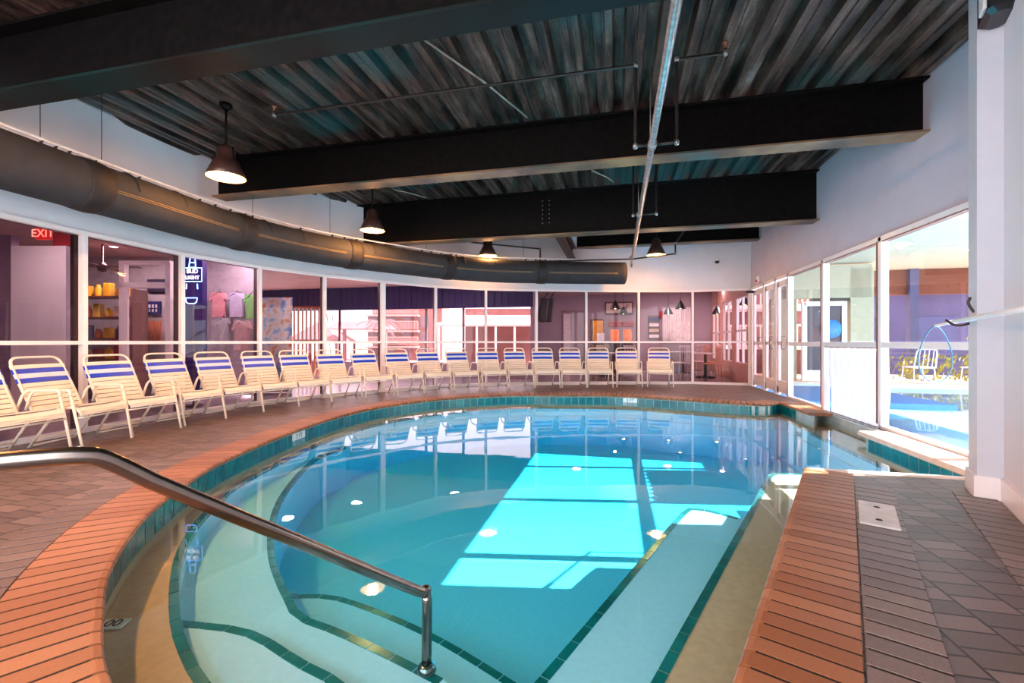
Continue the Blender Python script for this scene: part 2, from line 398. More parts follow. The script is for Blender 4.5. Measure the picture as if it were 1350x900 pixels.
# skimmer lid
sk = empty('skimmer_lid', (0,0,0)); c = onlip(2.02)+nrm*.42
m_ = MB(); m_.box((c.x,c.y,.012), (.19,.46,.014), rot=-math.atan2(u.x,u.y), bev=.003); m_.build('lid', mat('lid_plastic', sl((214,208,206)), .5, var=.12, scale=14), sk)
for s_ in (-.13,.13):
    m_ = MB(); p = c+u*s_; m_.lathe([(0,.021),(.016,.021),(.018,.019)], (p.x,p.y,0), 12); m_.build('lid_hole', grout, sk)
tag(sk, 'pale rectangular skimmer lid set in the pavers near the right coping', 'lid')
# ------------------------------------------------------------ pool basin
Z0, ZA, Z1, ZB, Z2 = -.27, -.34, -.43, -.66, -1.0
def cl(P): return resample(P, .12)
k0r = [Vector((-.05,1.38)), W(858,900,Z0), W(989,670,Z0), W(1008,635,Z0), W(1022,624,Z0)+Vector((.02,.02)), Vector((2.2,5.1))]
k0w = [Vector((2.84,5.15)), Vector((2.84,6.3)), Vector((2.84,7.5)), Vector((2.84,8.85))]
inn = offset(lipF, -.09, False)
k0f = [p for p in inn if p.x < 2.75 and p.y > 3.4]
k0l = [W(x, y, Z0) for x, y in ((264,688),(246,719),(238,749),(236,787),(242,832),(264,881),(278,900))]+[Vector((-1.15,1.22)), Vector((-.6,1.12))]
K0 = dedupe(catmull([k0r[0],k0r[1],k0r[2],k0r[3],k0r[4],k0r[5]],6)+k0w+k0f[::2]+catmull(k0l,4), .03)
k0in = offset(K0, -.035)
S = W(975,683,Z1)
k1r = catmull([W(705,900,Z1)-u*.25, W(705,900,Z1), W(800,790,Z1), W(896,678,Z1), W(915,670,Z1), W(942,674,Z1), S], 5)
i_s = min(range(len(k0in)), key=lambda i: (k0in[i]-S).length)
endL = W(456,589,Z1); i_e = min(range(len(k0in)), key=lambda i: (k0in[i]-W(418,586,Z1)).length)
k1l = catmull([endL, W(425,600,Z1), W(400,620,Z1), W(374,655,Z1), W(362,690,Z1), W(362,730,Z1), W(372,762,Z1), W(385,788,Z1), W(400,811,Z1), W(450,830,Z1), W(520,862,Z1), W(585,895,Z1)], 5)
K1 = dedupe(k1r+k0in[i_s+1:i_e]+k1l, .03)
bas = MB()
bas.poly(lip, Z0, [K0], mi=1)
bas.strip(K0, Z1, Z0, mi=0)
bas.poly(K0, Z1, [K1], mi=0)
bas.strip(K1, Z2, Z1, mi=0)
bas.poly(K1, Z2, mi=0)
# wall band between lip and bench
lw = lip
bas.strip(lw, Z0-.002, -.17, mi=1); bas.strip(lw, -.17, -.03, mi=2)
# entry steps near the camera
Al = catmull([W(238,818,ZA), W(330,830,ZA), W(400,870,ZA), W(455,900,ZA), Vector((-.6,1.42)), Vector((-.1,1.36))], 5)
near = [p for p in K0[-40:] if p.y < Al[0].y and p.x < 0]
slabA = dedupe(Al+[Vector((-.05,1.38))]+near[::-1], .02)
bas.poly(slabA, ZA, mi=0); bas.strip(Al, Z1, ZA, closed=False, mi=0)
Bl = catmull([W(374,775,ZB)-Vector((.12,0)), W(385,783,ZB), W(450,787,ZB), W(560,830,ZB), W(680,900,ZB), W(680,900,ZB)+Vector((.45,-.25))], 5)
iA = min(range(len(K1)), key=lambda i: (K1[i]-Bl[0]).length)
slabB = dedupe(Bl+[W(705,900,Z1)-u*.25+Vector((.02,0))]+[p for p in K1[iA:]][::-1], .02)
bas.poly(slabB, ZB, mi=0); bas.strip(Bl, Z2, ZB, closed=False, mi=0)
basin = st(bas.build('pool_basin', [plaster, bench_pl, palegrout], recalc=False), 'pale plastered pool basin with bench and steps', 'pool')
# teal nosing tiles along every step edge
def nosing(path, z, closed, w=.045, side=1):
    P = resample(path+([path[0]] if closed else []), .15); a = P; b = offset(P, w*side, False); mb = MB()
    for i in range(len(P)-1):
        t = (a[i+1]-a[i])*.025
        p = [a[i]+t, a[i+1]-t, b[i+1]-t, b[i]+t]
        mb.add([(q.x,q.y,z+.004) for q in p]+[(q.x,q.y,z-.0) for q in p], [(0,1,2,3),(7,6,5,4),(0,4,5,1),(1,5,6,2),(2,6,7,3),(3,7,4,0)])
        # riser face tile
        mb.add([(p[0].x,p[0].y,z+.004),(p[1].x,p[1].y,z+.004),(p[1].x-(b[i]-a[i]).normalized().x*.004,p[1].y-(b[i]-a[i]).normalized().y*.004,z-.03),(p[0].x-(b[i]-a[i]).normalized().x*.004,p[0].y-(b[i]-a[i]).normalized().y*.004,z-.03)], [(0,1,2,3)])
    return mb
nn = MB()
iW = len(catmull([0*u]*6,6)) if False else None
for path, z in ((K0[:34], Z0), (K0[-60:]+[K0[0]], Z0), (k1r, Z1), (k1l, Z1), (Al, ZA), (Bl, ZB), ([endL, W(418,586,Z1)], Z1)):
    q = nosing(list(path), z, False); nn.add(q.v, q.f)
nn.build('nosing_tile', teal, basin, recalc=False)
# waterline tile band
tb = MB(); lt = resample(lip+[lip[0]], .15); li = offset(lt, -.004, False)
for i in range(len(lt)-1):
    if 6.0 < lt[i].y < 8.2 and lt[i].x > 2.89: continue
    a, b = li[i].lerp(li[i+1], .03), li[i].lerp(li[i+1], .97)
    tb.add([(a.x,a.y,-.205),(b.x,b.y,-.205),(b.x,b.y,-.045),(a.x,a.y,-.045)], [(0,1,2,3)])
tb.build('waterline_tile', teal, basin, recalc=False)
# water: the body inside the basin
wt = MB(); wp = offset(lip, -.002)
wt.poly(wp, ZW); wt.poly(wp, -1.3, flip=True); wt.strip(wp, -1.3, ZW)
st(wt.build('pool_water', water_m, recalc='weld'), 'clear turquoise pool water', 'water')
# text helper
def textmesh(name, s, size, m, parent, mtx, depth=.002):
    cu = bpy.data.curves.new(name, 'FONT'); cu.body = s; cu.size = size; cu.extrude = depth; cu.align_x = 'CENTER'; cu.align_y = 'CENTER'
    t = bpy.data.objects.new(name, cu); C.objects.link(t)
    dg = bpy.context.evaluated_depsgraph_get(); me = bpy.data.meshes.new_from_object(t.evaluated_get(dg))
    bpy.data.objects.remove(t); me.materials.clear(); me.materials.append(m)
    o = bpy.data.objects.new(name, me); C.objects.link(o); o.parent = parent; o.matrix_local = mtx; return o
def facing(pos, n2):                   # text plane at pos, its face toward horizontal direction n2
    n = Vector((n2[0], n2[1], 0)).normalized(); z = Vector((0,0,1)); x = z.cross(n)
    M = Matrix((x, z, n)).transposed().to_4x4(); M.translation = Vector(pos); return M
blackink = mat('black_ink', (.01,.01,.01), .5)
whitetile = mat('white_tile', sl((240,240,236)), .25, var=.02)
for px, lab, txt in ((393,'white depth marker tile on the left curved rim','3 FT'), (831,'white depth marker tile at the far rim before the last chair','3 FT')):
    h = hit(lipF, px); t = h[2]; n = Vector((-t.y, t.x)); p = h[1]
    if n.dot(-p) < 0: n = -n
    m_ = MB(); m_.box((0,0,0), (.28,.012,.09), bev=.002); q = p+n*.008
    ob = m_.build('depth_marker', whitetile); ob.location = (q.x,q.y,-.085); ob.rotation_euler = (0,0,math.atan2(t.y,t.x))
    tag(ob, lab, 'depth marker', 'depth markers at the waterline')
    textmesh('marking', txt, .08, blackink, ob, ob.matrix_local.inverted() @ Matrix.Identity(4) if False else Matrix.Rotation((PI if n.dot(Vector((math.sin(math.atan2(t.y,t.x)), -math.cos(math.atan2(t.y,t.x)))))<0 else 0),4,'Z') @ Matrix.Translation((0,-.007,0)) @ Matrix.Rotation(PI/2,4,'X'), .001)
h = hit(lipF, 126); 
p = W(149,822,-.26); t = Vector((-.45,.89)).normalized()
m_ = MB(); m_.box((0,0,0), (.12,.075,.008), bev=.002)
ob = m_.build('depth_marker', whitetile); ob.location = (p.x,p.y,-.262); ob.rotation_euler = (0,0,TH+.1); tag(ob, 'small submerged marker tile on the near left ledge', 'depth marker')
textmesh('marking', '00', .075, blackink, ob, Matrix.Translation((0,0,.005)) @ Matrix.Rotation(PI/2*0,4,'Z'), .001)
# ------------------------------------------------------------ glazing
RAIL = 1.085
wi = 0
wroots = []
for i in range(1, len(glz)-1):
    a, b = glz[i], glz[i+1]; t = (b-a).normalized(); n = Vector((t.y,-t.x))   # n into the room
    wi += 1
    r = empty('window_%d' % wi, (a.x, a.y, 0)); st(r); wroots.append(r)
    ang = math.atan2(t.y, t.x); L_ = (b-a).length
    fr = MB(); o0 = Vector((0,0,0))
    def P(s, dpt, z): 
        q = t*s+n*dpt; return (q.x, q.y, z)
    w = .055 if wi != 8 else .10
    fr.box(P(0,.03,ZT/2), (w,.07,ZT), rot=ang)
    if i == len(glz)-2: fr.box(P(L_-.04,.03,ZT/2), (.06,.07,ZT), rot=ang)
    fr.box(P(L_/2,.03,ZT-.025), (L_,.07,.05), rot=ang); fr.box(P(L_/2,.03,RAIL), (L_,.06,.045), rot=ang); fr.box(P(L_/2,.03,.03), (L_,.06,.06), rot=ang)
    fr.build('frame', frame_white, r)
    ex = MB(); ex.box(P(0,-.07,ZT/2), (w*.9,.12,ZT), rot=ang); ex.box(P(L_/2,-.07,ZT-.02), (L_,.12,.04), rot=ang); ex.box(P(L_/2,-.05,.02), (L_,.08,.04), rot=ang)
    ex.build('exterior_frame', bronze, r)
    for z0, z1 in ((.06,RAIL-.02),(RAIL+.02,ZT-.05)):
        g = MB(); g.box(P(L_/2,-.005,(z0+z1)/2), (L_-.05,.006,z1-z0), rot=ang); g.build('pane', glass_rose, r)
# header wall over the curved glazing
hw = MB(); hw.wallband(curve[4:], -.16, ZT, CEIL+.2); st(hw.build('wall_left', white_wall))
# right window wall : header + members
rw = MB(); rw.box((XR+.08,8.3,(ZT+CEIL+.2)/2), (.16,7.9,CEIL+.2-ZT)); st(rw.build('wall_right', grey_wall))
ms = [4.95,6.55,8.15,9.63]
def rwin(k, y0, y1, lower=True):
    r = empty('window_%d' % k, (XR, y0, 0)); st(r); L_ = y1-y0
    fr = MB(); fr.box((0,0,ZT/2-.05), (.09,.075,ZT+.1), bev=.008); fr.box((0,L_/2,ZT-.03), (.09,L_,.06)); fr.box((0,L_/2,RAIL-.03), (.08,L_,.075))
    if lower: fr.box((0,L_/2,.0), (.09,L_,.08))
    fr.build('frame', frame_white, r)
    rv = MB(); rv.box((.005,.055,ZT/2), (.10,.03,ZT-.1)); rv.box((.0,L_/2,ZT-.067), (.08,L_,.012)); rv.build('gasket', mat('red_brown_gasket', sl((150,92,80)), .5), r)
    g = MB(); g.box((.0,L_/2,(RAIL+ZT)/2-.02), (.006,L_-.07,ZT-RAIL-.08)); g.build('pane', glass_clear, r)
    if lower: g = MB(); g.box((.0,L_/2,(RAIL)/2), (.006,L_-.07,RAIL-.1)); g.build('pane', glass_clear, r)
    return r
rwin(20, 4.35, 4.9)
rwin(21, 4.95, 6.55); rwin(22, 6.55, 8.15, lower=False); rwin(23, 8.15, 9.63)
for k, (y0, y1) in enumerate(((9.63,10.33),(10.33,11.1),(11.1,11.98))):
    r = empty('door_%d' % (k+1), (XR, y0, 0)); st(r); L_ = y1-y0
    fr = MB(); fr.box((0,.0,ZT/2), (.09,.07,ZT)); fr.box((0,L_/2,ZT-.03), (.09,L_,.06))
    if k == 2: fr.box((0,L_+.1,ZT/2), (.09,.24,ZT))
    fr.build('frame', frame_white, r)
    lf = MB()
    for s_ in (.09, L_-.09): lf.box((0,s_,1.17), (.05,.09,2.3), bev=.004)
    for z_ in (.12,RAIL-.02,2.28): lf.box((0,L_/2,z_), (.05,L_-.1,.12 if z_ != RAIL-.02 else .07))
    lf.box((0,L_/2,.2),(.04,L_-.15,.2)); lf.build('door_leaf', frame_white, r)
    g = MB(); g.box((0,L_/2,1.2), (.006,L_-.2,2.1)); g.build('pane', glass_rose, r)
    hd = MB(); hd.tube([(-.03,.2,.95),(-.09,.2,.95),(-.09,.2,1.2),(-.03,.2,1.2)], .01, 6); hd.build('handle', steel, r)
# near right wall with pilaster
A_ = Vector((2.603,3.75)); u3 = u
def wallpiece(name, pts, z0, z1, m):
    mb = MB(); mb.poly(pts, z1); mb.poly(pts, z0, flip=True); mb.strip(pts, z0, z1); return st(mb.build(name, m))
nearw = [A_-u*6.2, A_+u*.35, A_+u*.35+nrm*.18, A_-u*6.2+nrm*.18]
wallpiece('wall_near_right', nearw, 0, CEIL+.2, white_wall)
B0 = A_; pil = [B0+nrm*.02, B0-nrm*.13, B0-nrm*.13+u*.27, B0+nrm*.02+u*.27]
wallpiece('wall_pilaster', pil, 0, CEIL+.2, mat('pilaster_paint', sl((206,208,219)), .5, var=.02))
wallpiece('wall_return', [B0+u*.27-nrm*.10, B0+u*.27+nrm*.1, Vector((XR+.16,4.25)), Vector((XR+.16,4.42)), Vector((XR-.05,4.42))], -.3, CEIL+.2, white_wall)
bb = [A_-u*6.2-nrm*.018, A_-nrm*.018, A_+nrm*.01, A_-u*6.2+nrm*.01]
o = wallpiece('baseboard_right', bb, 0, .155, frame_white)
pb = [B0+nrm*.0-u*.018, B0-nrm*.148-u*.018, B0-nrm*.148+u*.275, B0-nrm*.10+u*.275, B0-nrm*.10+u*.01, B0+u*.01]
wallpiece('baseboard_pilaster', pb, 0, .155, frame_white)
# ------------------------------------------------------------ ceiling deck
d = MB(); x = -7.2; prof = []
while x < 3.6:
    prof += [(x,CEIL+.10),(x+.075,CEIL+.10),(x+.095,CEIL),(x+.165,CEIL),(x+.175,CEIL+.014),(x+.19,CEIL+.014),(x+.20,CEIL),(x+.265,CEIL),(x+.29,CEIL+.10)]; x += .30
n = len(prof); ys = [-1.6,13.2]
d.add([(p[0],y,p[1]) for y in ys for p in prof]+[(p[0],y,CEIL+.25) for y in ys for p in (prof[0],prof[-1])], [(i,i+1,n+i+1,n+i) for i in range(n-1)]+[(2*n,2*n+1,2*n+3,2*n+2)])
st(d.build('ceiling', deck_m, recalc=False))
# ------------------------------------------------------------ beams
def beam(y, zb, x0, x1, label, bolts=None, bf=.26):
    r = empty('steel_beam', (x0, y+bf/2, zb)); L_ = x1-x0; hgt = CEIL-zb
    w = MB(); w.box((L_/2,0,hgt/2), (L_,.02,hgt-.05)); w.build('web', black_steel, r)
    t = MB(); t.box((L_/2,0,hgt-.0125), (L_,bf,.024), bev=.003); t.build('top_flange', black_steel, r)
    b = MB(); b.box((L_/2,0,.0125), (L_,bf,.025), bev=.003); b.build('bottom_flange', flange_m if y > 3 else flange_d, r)
    if bolts is not None:
        q = MB()
        for i in range(2):
            for k in range(6): q.box((bolts+i*.1-x0,-.018,.22+k*.085), (.022,.02,.022), bev=.004)
        q.build('bolt', mat('bolt_metal', (.12,.09,.07), .4, metal=.5), r)
    tag(r, label, 'beam', 'black steel roof beams')
beam(2.84, 3.36, -6.35, 2.95, 'black steel roof beam nearest the viewer at top left')
beam(5.68, 3.365, -6.15, 3.3, 'long black steel beam behind the hanging lamp with rusty lower flange')
beam(8.35, 3.12, -5.45, 3.3, 'deep black steel beam with two rows of bolts')
beam(11.45, 3.5, -1.9, 3.3, 'shallow dark steel beam against the back wall')
bpy.data.objects['steel_beam.002'] 
rb = bpy.data.objects['steel_beam.002']
xb = cw((719-675)/F*8.9, 8.9).x
for i in range(2):
    for k in range(6): q = MB(); q.box((xb+i*.13+5.45, -.018, .26+k*.085), (.02,.02,.02), bev=.004); q.build('bolt', mat('bolt_metal', (.28,.2,.15), .4, metal=.5), rb)
r = empty('steel_stub_beam', (-1.1,10.1,3.2)); w = MB(); w.box((0,0,.15), (.02,2.9,.3)); w.build('web', black_steel, r)
w = MB(); w.box((0,0,.012), (.2,2.9,.024), bev=.003); w.box((0,0,.3), (.2,2.9,.024), bev=.003); w.build('flange', mat('stub_rust', sl((96,62,56)), .45, var=.2), r)
tag(r, 'short brown beam running from the deep beam to the back wall', 'beam')
# ------------------------------------------------------------ duct
dpath = offset(curve, .80, False)       # right of travel = into the room
hd = hit(dpath, 823); 
ie = min(range(len(dpath)), key=lambda i: (dpath[i]-hd[1]).length)
dp = resample(dpath[6:ie]+[hd[1]], .12); ZD, RD = 2.75, .265
r = empty('fabric_duct', (dp[0].x, dp[0].y, ZD)); org = Vector((dp[0].x, dp[0].y, ZD))
def L3(p, z): return Vector((p.x, p.y, z))-org
m_ = MB(); m_.tube([L3(p, ZD) for p in dp], RD, 28); m_.build('duct_body', duct_m, r)
bands = []
for px in (112, 311, 467, 592, 712):
    h = hit(dp, px); i = min(range(len(dp)), key=lambda i: (dp[i]-h[1]).length); bands.append(i)
k = bands[0]-30
while k > 4: bands.append(k); k -= 26
bandset = []
for i in bands:
    m_ = MB(); seg = dp[max(0,i-1):i+2]; seg = resample(seg, .05)
    rr = [RD+.006+.010*math.sin(PI*j/(len(seg)-1)) for j in range(len(seg))]
    m_.tube([L3(p, ZD) for p in seg], rr, 28, cap=True); m_.build('joint_band', duct_band, r); bandset.append(i)
    for off_ in (3,):
        if i+off_+1 < len(dp):
            t = (dp[i+off_+1]-dp[i+off_]).normalized(); n = Vector((t.y,-t.x)); c = dp[i+off_]; mm = MB()
            pts = [L3(c+n*(RD+.006)*math.cos(a), ZD+(RD+.006)*math.sin(a)) for a in [PI*(.0+.5*j/8)+.15 for j in range(9)]]
            mm.tube(pts, .009, 5); mm.build('seam_strap', duct_band, r)
mids = []
sb = sorted(bandset)
for a, b in zip(sb, sb[1:]+[len(dp)-1]):
    c = (a+b)//2
    if c+1 >= len(dp): continue
    t = (dp[c+1]-dp[c]).normalized(); n = Vector((t.y,-t.x)); mm = MB()
    mm.tube([L3(dp[c]+n*(RD+.003)*math.cos(aa), ZD+(RD+.003)*math.sin(aa)) for aa in [PI*.05+PI*.42*j/8 for j in range(9)]], .006, 5); mm.build('seam_strap', duct_band, r)
    a2, b2 = a+1, b-1
    if b2-a2 < 3: continue
    for aa in (-.12,-.04):
        q = offset(dp[a2:b2], (RD+.002)*math.cos(aa), False)
        mm = MB(); mm.tube([L3(p, ZD+(RD+.002)*math.sin(aa)-.02) for p in q], .007, 5); mm.build('stripe', duct_tan, r)
tag(r, 'long curved dark fabric air duct with tan stripes', 'duct')
# track over the duct
trp = offset(dp, -.03, False); h = hit(dpath, 765)
r = empty('duct_track', (dp[0].x, dp[0].y, 3.08)); org = Vector((dp[0].x, dp[0].y, 3.08))
m_ = MB(); m_.tube([L3(p, 3.08) for p in trp[:-6]], .017, 8); m_.build('rail', mat('track_white', sl((232,236,240)), .4), r)
hm = mat('hook_black', (.02,.015,.015), .4); mm = MB()
def clip(i):
    p = trp[i]; q = MB(); q.add([L3(p+Vector((a,b)), z) for a, b, z in ((-.03,0,3.065),(.03,0,3.065),(0,.02,3.065),(0,0,3.0))], [(0,1,2),(0,3,1),(1,3,2),(2,3,0)]); q.build('hook', hm, r)
for i in range(4, len(trp)-8, 7): clip(i)
for i in sorted(bandset):
    for k in (-3,-1,1): 
        if 0 < i+k < len(trp)-6: clip(i+k)
for px in (53, 134, 333, 435, 690, 562):
    h = hit(trp, px)
    if not h: continue
    q = MB(); p = h[1]; q.tube([L3(p, 3.08), L3(p, CEIL+.02)], .004, 5); q.build('hanger_wire', hm, r)
tag(r, 'white curved rail with black hooks carrying the fabric duct', 'rail')
# ------------------------------------------------------------ lamps
def lamp_proto():
    r = empty('pendant_lamp', (0,0,0)); R = .215     # origin = centre of rim
    m_ = MB(); m_.lathe([(R,0),(R+.006,.005),(.13,.20),(.105,.215),(.1,.32),(.07,.37),(.03,.395),(0,.398)], n=28); m_.lathe([(R-.004,.002),(.12,.195)], n=28); m_.build('shade', shade_out, r, recalc=False)
    m_ = MB(); m_.lathe([(R-.008,.006),(.118,.19),(.0,.2)], n=28); m_.build('shade_lining', shade_in, r, recalc=False)
    for a in (0, PI): m_ = MB(); m_.obox((.106*math.cos(a),.106*math.sin(a),.2),(.1*math.cos(a),.1*math.sin(a),.36),.012,.012); m_.build('shade_yoke', black_steel, r)
    m_ = MB(); m_.lathe([(0,.05),(.03,.055),(.045,.085),(.04,.12),(.022,.16),(.02,.19)], n=16); m_.build('bulb', bulbm, r)
    m_ = MB(); m_.tube([(0,0,.395),(0,0,CEIL-3.08)], .012, 8); m_.build('stem', black_steel, r)
    m_ = MB(); m_.lathe([(0,CEIL-3.08),(.07,CEIL-3.08),(.07,CEIL-3.12),(.03,CEIL-3.15)], n=16); m_.build('ceiling_rose', black_steel, r)
    return r
lamps = [(cw((298-675)/F*5.37,5.37), 'brown metal pendant lamp hanging in front of the long beam, nearest the viewer'),
         (cw((491-675)/F*7.95,7.95), 'brown pendant lamp hanging between the two longest beams'),
         (cw((643-675)/F*10.3,10.3), 'brown pendant lamp low in front of the back wall above the duct'),
         (cw((865-675)/F*10.2,10.2), 'brown pendant lamp at the back beside the bent sprinkler pipe'),
         (Vector((-3.9,1.3)), 'unseen brown pendant lamp added to warm the near left deck')]  # last one is out of view, added to throw orange light on the deck
pr = lamp_proto()
for i, (p, lab) in enumerate(lamps):
    o = pr if i == 0 else copy_tree(pr)
    o.location = (p.x, p.y, 3.08); tag(o, lab, 'lamp', 'brown pendant lamps under the roof deck')
    li_ = bpy.data.lights.new('pendant_light', 'POINT'); li_.energy = 34 if i < 4 else 170; li_.color = (1,.42,.12); li_.shadow_soft_size = .1
    lo = bpy.data.objects.new('lamp_light', li_); C.objects.link(lo); lo.parent = o; lo.location = (0,0,.03)
# ------------------------------------------------------------ sprinkler pipes
XP, ZP = .38, 3.05
r = empty('sprinkler_main', (XP,0,ZP)); m_ = MB(); m_.tube([(-.06,-1.3,0),(0,11.35,0)], .033, 12); m_.build('main_pipe', pipe_grey, r)
for y in (.5,4.6,7.1,10.7): m_ = MB(); m_.tube([(-.03,y-.05,0),(-.03,y+.05,0)], .045, 12); m_.build('coupling', pipe_grey, r)
m_ = MB(); m_.tube([(0,11.3,0),(0,11.42,-.02),(0,11.45,-.1)], .025, 10); m_.build('drain_fitting', pipe_grey, r)
for y in (4.85,7.35): m_ = MB(); m_.tube([(-.03,y,0),(-.03,y,CEIL-ZP)], .006, 6); m_.build('hanger_rod', pipe_grey, r)
tag(r, 'grey sprinkler main pipe running front to back below the beams', 'pipe')
def branch(pts, label, r0=.017):
    r = empty('sprinkler_branch', pts[0]); o0 = Vector(pts[0]); m_ = MB(); P_ = [Vector(p)-o0 for p in pts]
    out = [P_[0]]
    for a, b, c in zip(P_, P_[1:], P_[2:]):
        k = min(.04, (b-a).length/3, (c-b).length/3)
        d1 = (b-a).normalized()*k; d2 = (c-b).normalized()*k; out += [b-d1, b-d1*.4+d2*.15, b-d1*.15+d2*.4, b+d2]
    out.append(P_[-1]); m_.tube(out, r0, 8); m_.build('pipe', pipe_black, r)
    for p in P_[1:-1]: f_ = MB(); f_.lathe([(0,-.028),(.02,-.024),(.027,0),(.02,.024),(0,.028)], p, 10); f_.build('elbow', pipe_grey, r)
    s_ = MB(); e_ = P_[-1]; s_.lathe([(.012,0),(.012,.05),(.028,.055),(.028,.06),(.006,.062),(.006,.09)], e_, 10); s_.build('sprinkler_head', mat('brass_head', sl((176,110,80)), .35, metal=.5), r)
    tag(r, label, 'pipe', 'black sprinkler branch pipes')
y = 4.6
branch([(XP-.03,y,ZP),(XP-.19,y,ZP),(XP-.19,y,3.86),(-4.05,y,3.86),(-4.05,y,3.9)], 'black branch pipe running left under the roof deck in the second bay')
branch([(XP-.03,y,ZP),(XP+.2,y,ZP),(XP+.2,y,3.86),(1.02,y,3.86),(1.02,y,3.9)], 'short black branch pipe right of the grey main pipe')
y = 7.1
branch([(XP,y,ZP),(XP-.12,y,ZP),(XP-.12,y,3.9)], 'black riser pipe left of the main below the deep beam', .014)
branch([(XP,y,ZP),(XP+.22,y,ZP),(XP+.22,y,3.9)], 'black riser pipe right of the main below the deep beam', .014)
y = 10.7
branch([(XP,y,ZP-.03),(-1.8,y,ZP),(-1.8,y,3.36),(-3.3,y-.8,3.42),(-3.3,y-.8,3.52)], 'black branch pipe along the back wall above the duct end', .018)
branch([(XP,y,ZP-.03),(1.32,y,ZP+.05),(1.32,y,3.34),(1.5,y,3.6)], 'bent black branch pipe beside the back pendant lamp', .018)
# loose cables stapled to the deck
for a, b, lab in (((548,45),(695,155),'thin pale cable running diagonally across the roof deck'), ((520,250),(562,261),'short pale cable on the deck left behind the long beam'), ((780,225),(810,241),'short pale cable on the deck right behind the long beam')):
    p, q = W(a[0],a[1],3.95), W(b[0],b[1],3.95); m_ = MB(); m_.tube([(p.x,p.y,3.955),((p.x+q.x)/2+.05,(p.y+q.y)/2,3.945),(q.x,q.y,3.955)], .012, 6)
    tag(m_.build('ceiling_cable', mat('pale_cable', sl((170,150,140)), .5)), lab, 'cable', 'cables on the roof deck')
# ------------------------------------------------------------ small devices
wm = mat('device_white', sl((236,236,240)), .4); rd = mat('alarm_red', sl((190,30,40)), .4); dk = mat('device_black', (.015,.015,.017), .3)
h = hit(offset(curve, .02, False), 945); r = empty('dome_camera', (h[1].x, h[1].y, 3.16)); n = Vector((h[2].y,-h[2].x)); ang = math.atan2(h[2].y,h[2].x)
m_ = MB(); m_.box((n.x*.03,n.y*.03,.03), (.12,.09,.10), rot=ang, bev=.02); m_.build('housing', wm, r)
m_ = MB(); m_.lathe([(0,-.06),(.035,-.05),(.055,-.02),(.05,.01),(0,.02)], (n.x*.08,n.y*.08,-.02), 16); m_.build('lens_dome', dk, r)
tag(r, 'white security camera on the back wall', 'camera')
r = empty('fire_alarm', (XR-.03,11.55,2.56)); m_ = MB(); m_.box((0,0,0), (.05,.13,.16), bev=.01); m_.build('housing', wm, r); m_ = MB(); m_.box((-.03,0,-.03), (.03,.08,.06), bev=.006); m_.build('strobe', rd, r)
tag(r, 'white and red fire alarm strobe high on the right wall', 'alarm')
r = empty('door_camera', (XR-.12,11.75,2.30)); m_ = MB(); m_.box((-.02,0,0), (.2,.06,.06), rot=.3, bev=.012); m_.build('housing', dk, r); m_ = MB(); m_.tube([(.1,0,0),(.02,0,0)], .012, 6); m_.build('bracket', dk, r)
tag(r, 'small dark camera bracket above the far right doors', 'camera')
p = A_-u*.12-nrm*.05; r = empty('wall_floodlight', (p.x,p.y,3.30)); an = math.atan2(u.y,u.x)
m_ = MB(); m_.box((0,0,.1), (.28,.16,.26), rot=an, bev=.03); m_.build('housing', dk, r); m_ = MB(); q = -u*.1-nrm*.09; m_.box((q.x,q.y,.07), (.12,.02,.16), rot=an, bev=.006); m_.build('lens', wm, r)
tag(r, 'black floodlight with white lens high on the near right wall', 'wall light')
# ------------------------------------------------------------ handrail
g3 = lambda lat, d, z: Vector((*cw(lat, d), z))
top0 = g3(-1.50,.98,.80); top1 = g3(-1.13,1.19,.795); bot = g3(-.43,2.02,-.035)
pts = [Vector((-2.0,.62,.02)), Vector((-1.98,.62,.70)), Vector((-1.95,.64,.77)), Vector((-1.86,.66,.80)), top0]
dirv = (bot-top1).normalized()
pts += [top0.lerp(top1,.5)+Vector((0,0,.004)), top1, top1.lerp(bot,.06)-Vector((0,0,-.006)), top1.lerp(bot,.12)]
end = bot+Vector((*cw(.03,.03),0))
pts += [top1.lerp(bot,.5), bot-dirv*.03, bot+Vector((*cw(.018,.014),-.012)), Vector((end.x+.004,end.y+.004,-.05)), Vector((end.x+.004,end.y+.004,-.39))]
org = pts[-1].copy()
def smooth3(P, sub=6):
    out = []; n = len(P)
    for i in range(n-1):
        p0 = P[i-1] if i else P[0]; p1, p2 = P[i], P[i+1]; p3 = P[i+2] if i+2 < n else P[-1]
        l = (p2-p1).length; m1 = (p2-p0).normalized()*l*.8; m2 = (p3-p1).normalized()*l*.8
        for k in range(sub):
            t = k/sub; out.append((2*t**3-3*t*t+1)*p1+(t**3-2*t*t+t)*m1+(-2*t**3+3*t*t)*p2+(t**3-t*t)*m2)
    out.append(P[-1]); return out
r = empty('handrail', org); m_ = MB(); m_.tube([p-org for p in smooth3(pts)], .0235, 20); m_.build('rail_tube', steel, r)
m_ = MB(); m_.lathe([(.024,.03),(.04,.02),(.045,0)], (0,0,-.03), 20); m_.lathe([(.024,.03),(.045,.02),(.055,0)], Vector((-2.0,.62,.012))-org, 20); m_.build('base_flange', steel, r)
tag(r, 'stainless steel pool handrail descending into the water steps', 'handrail')
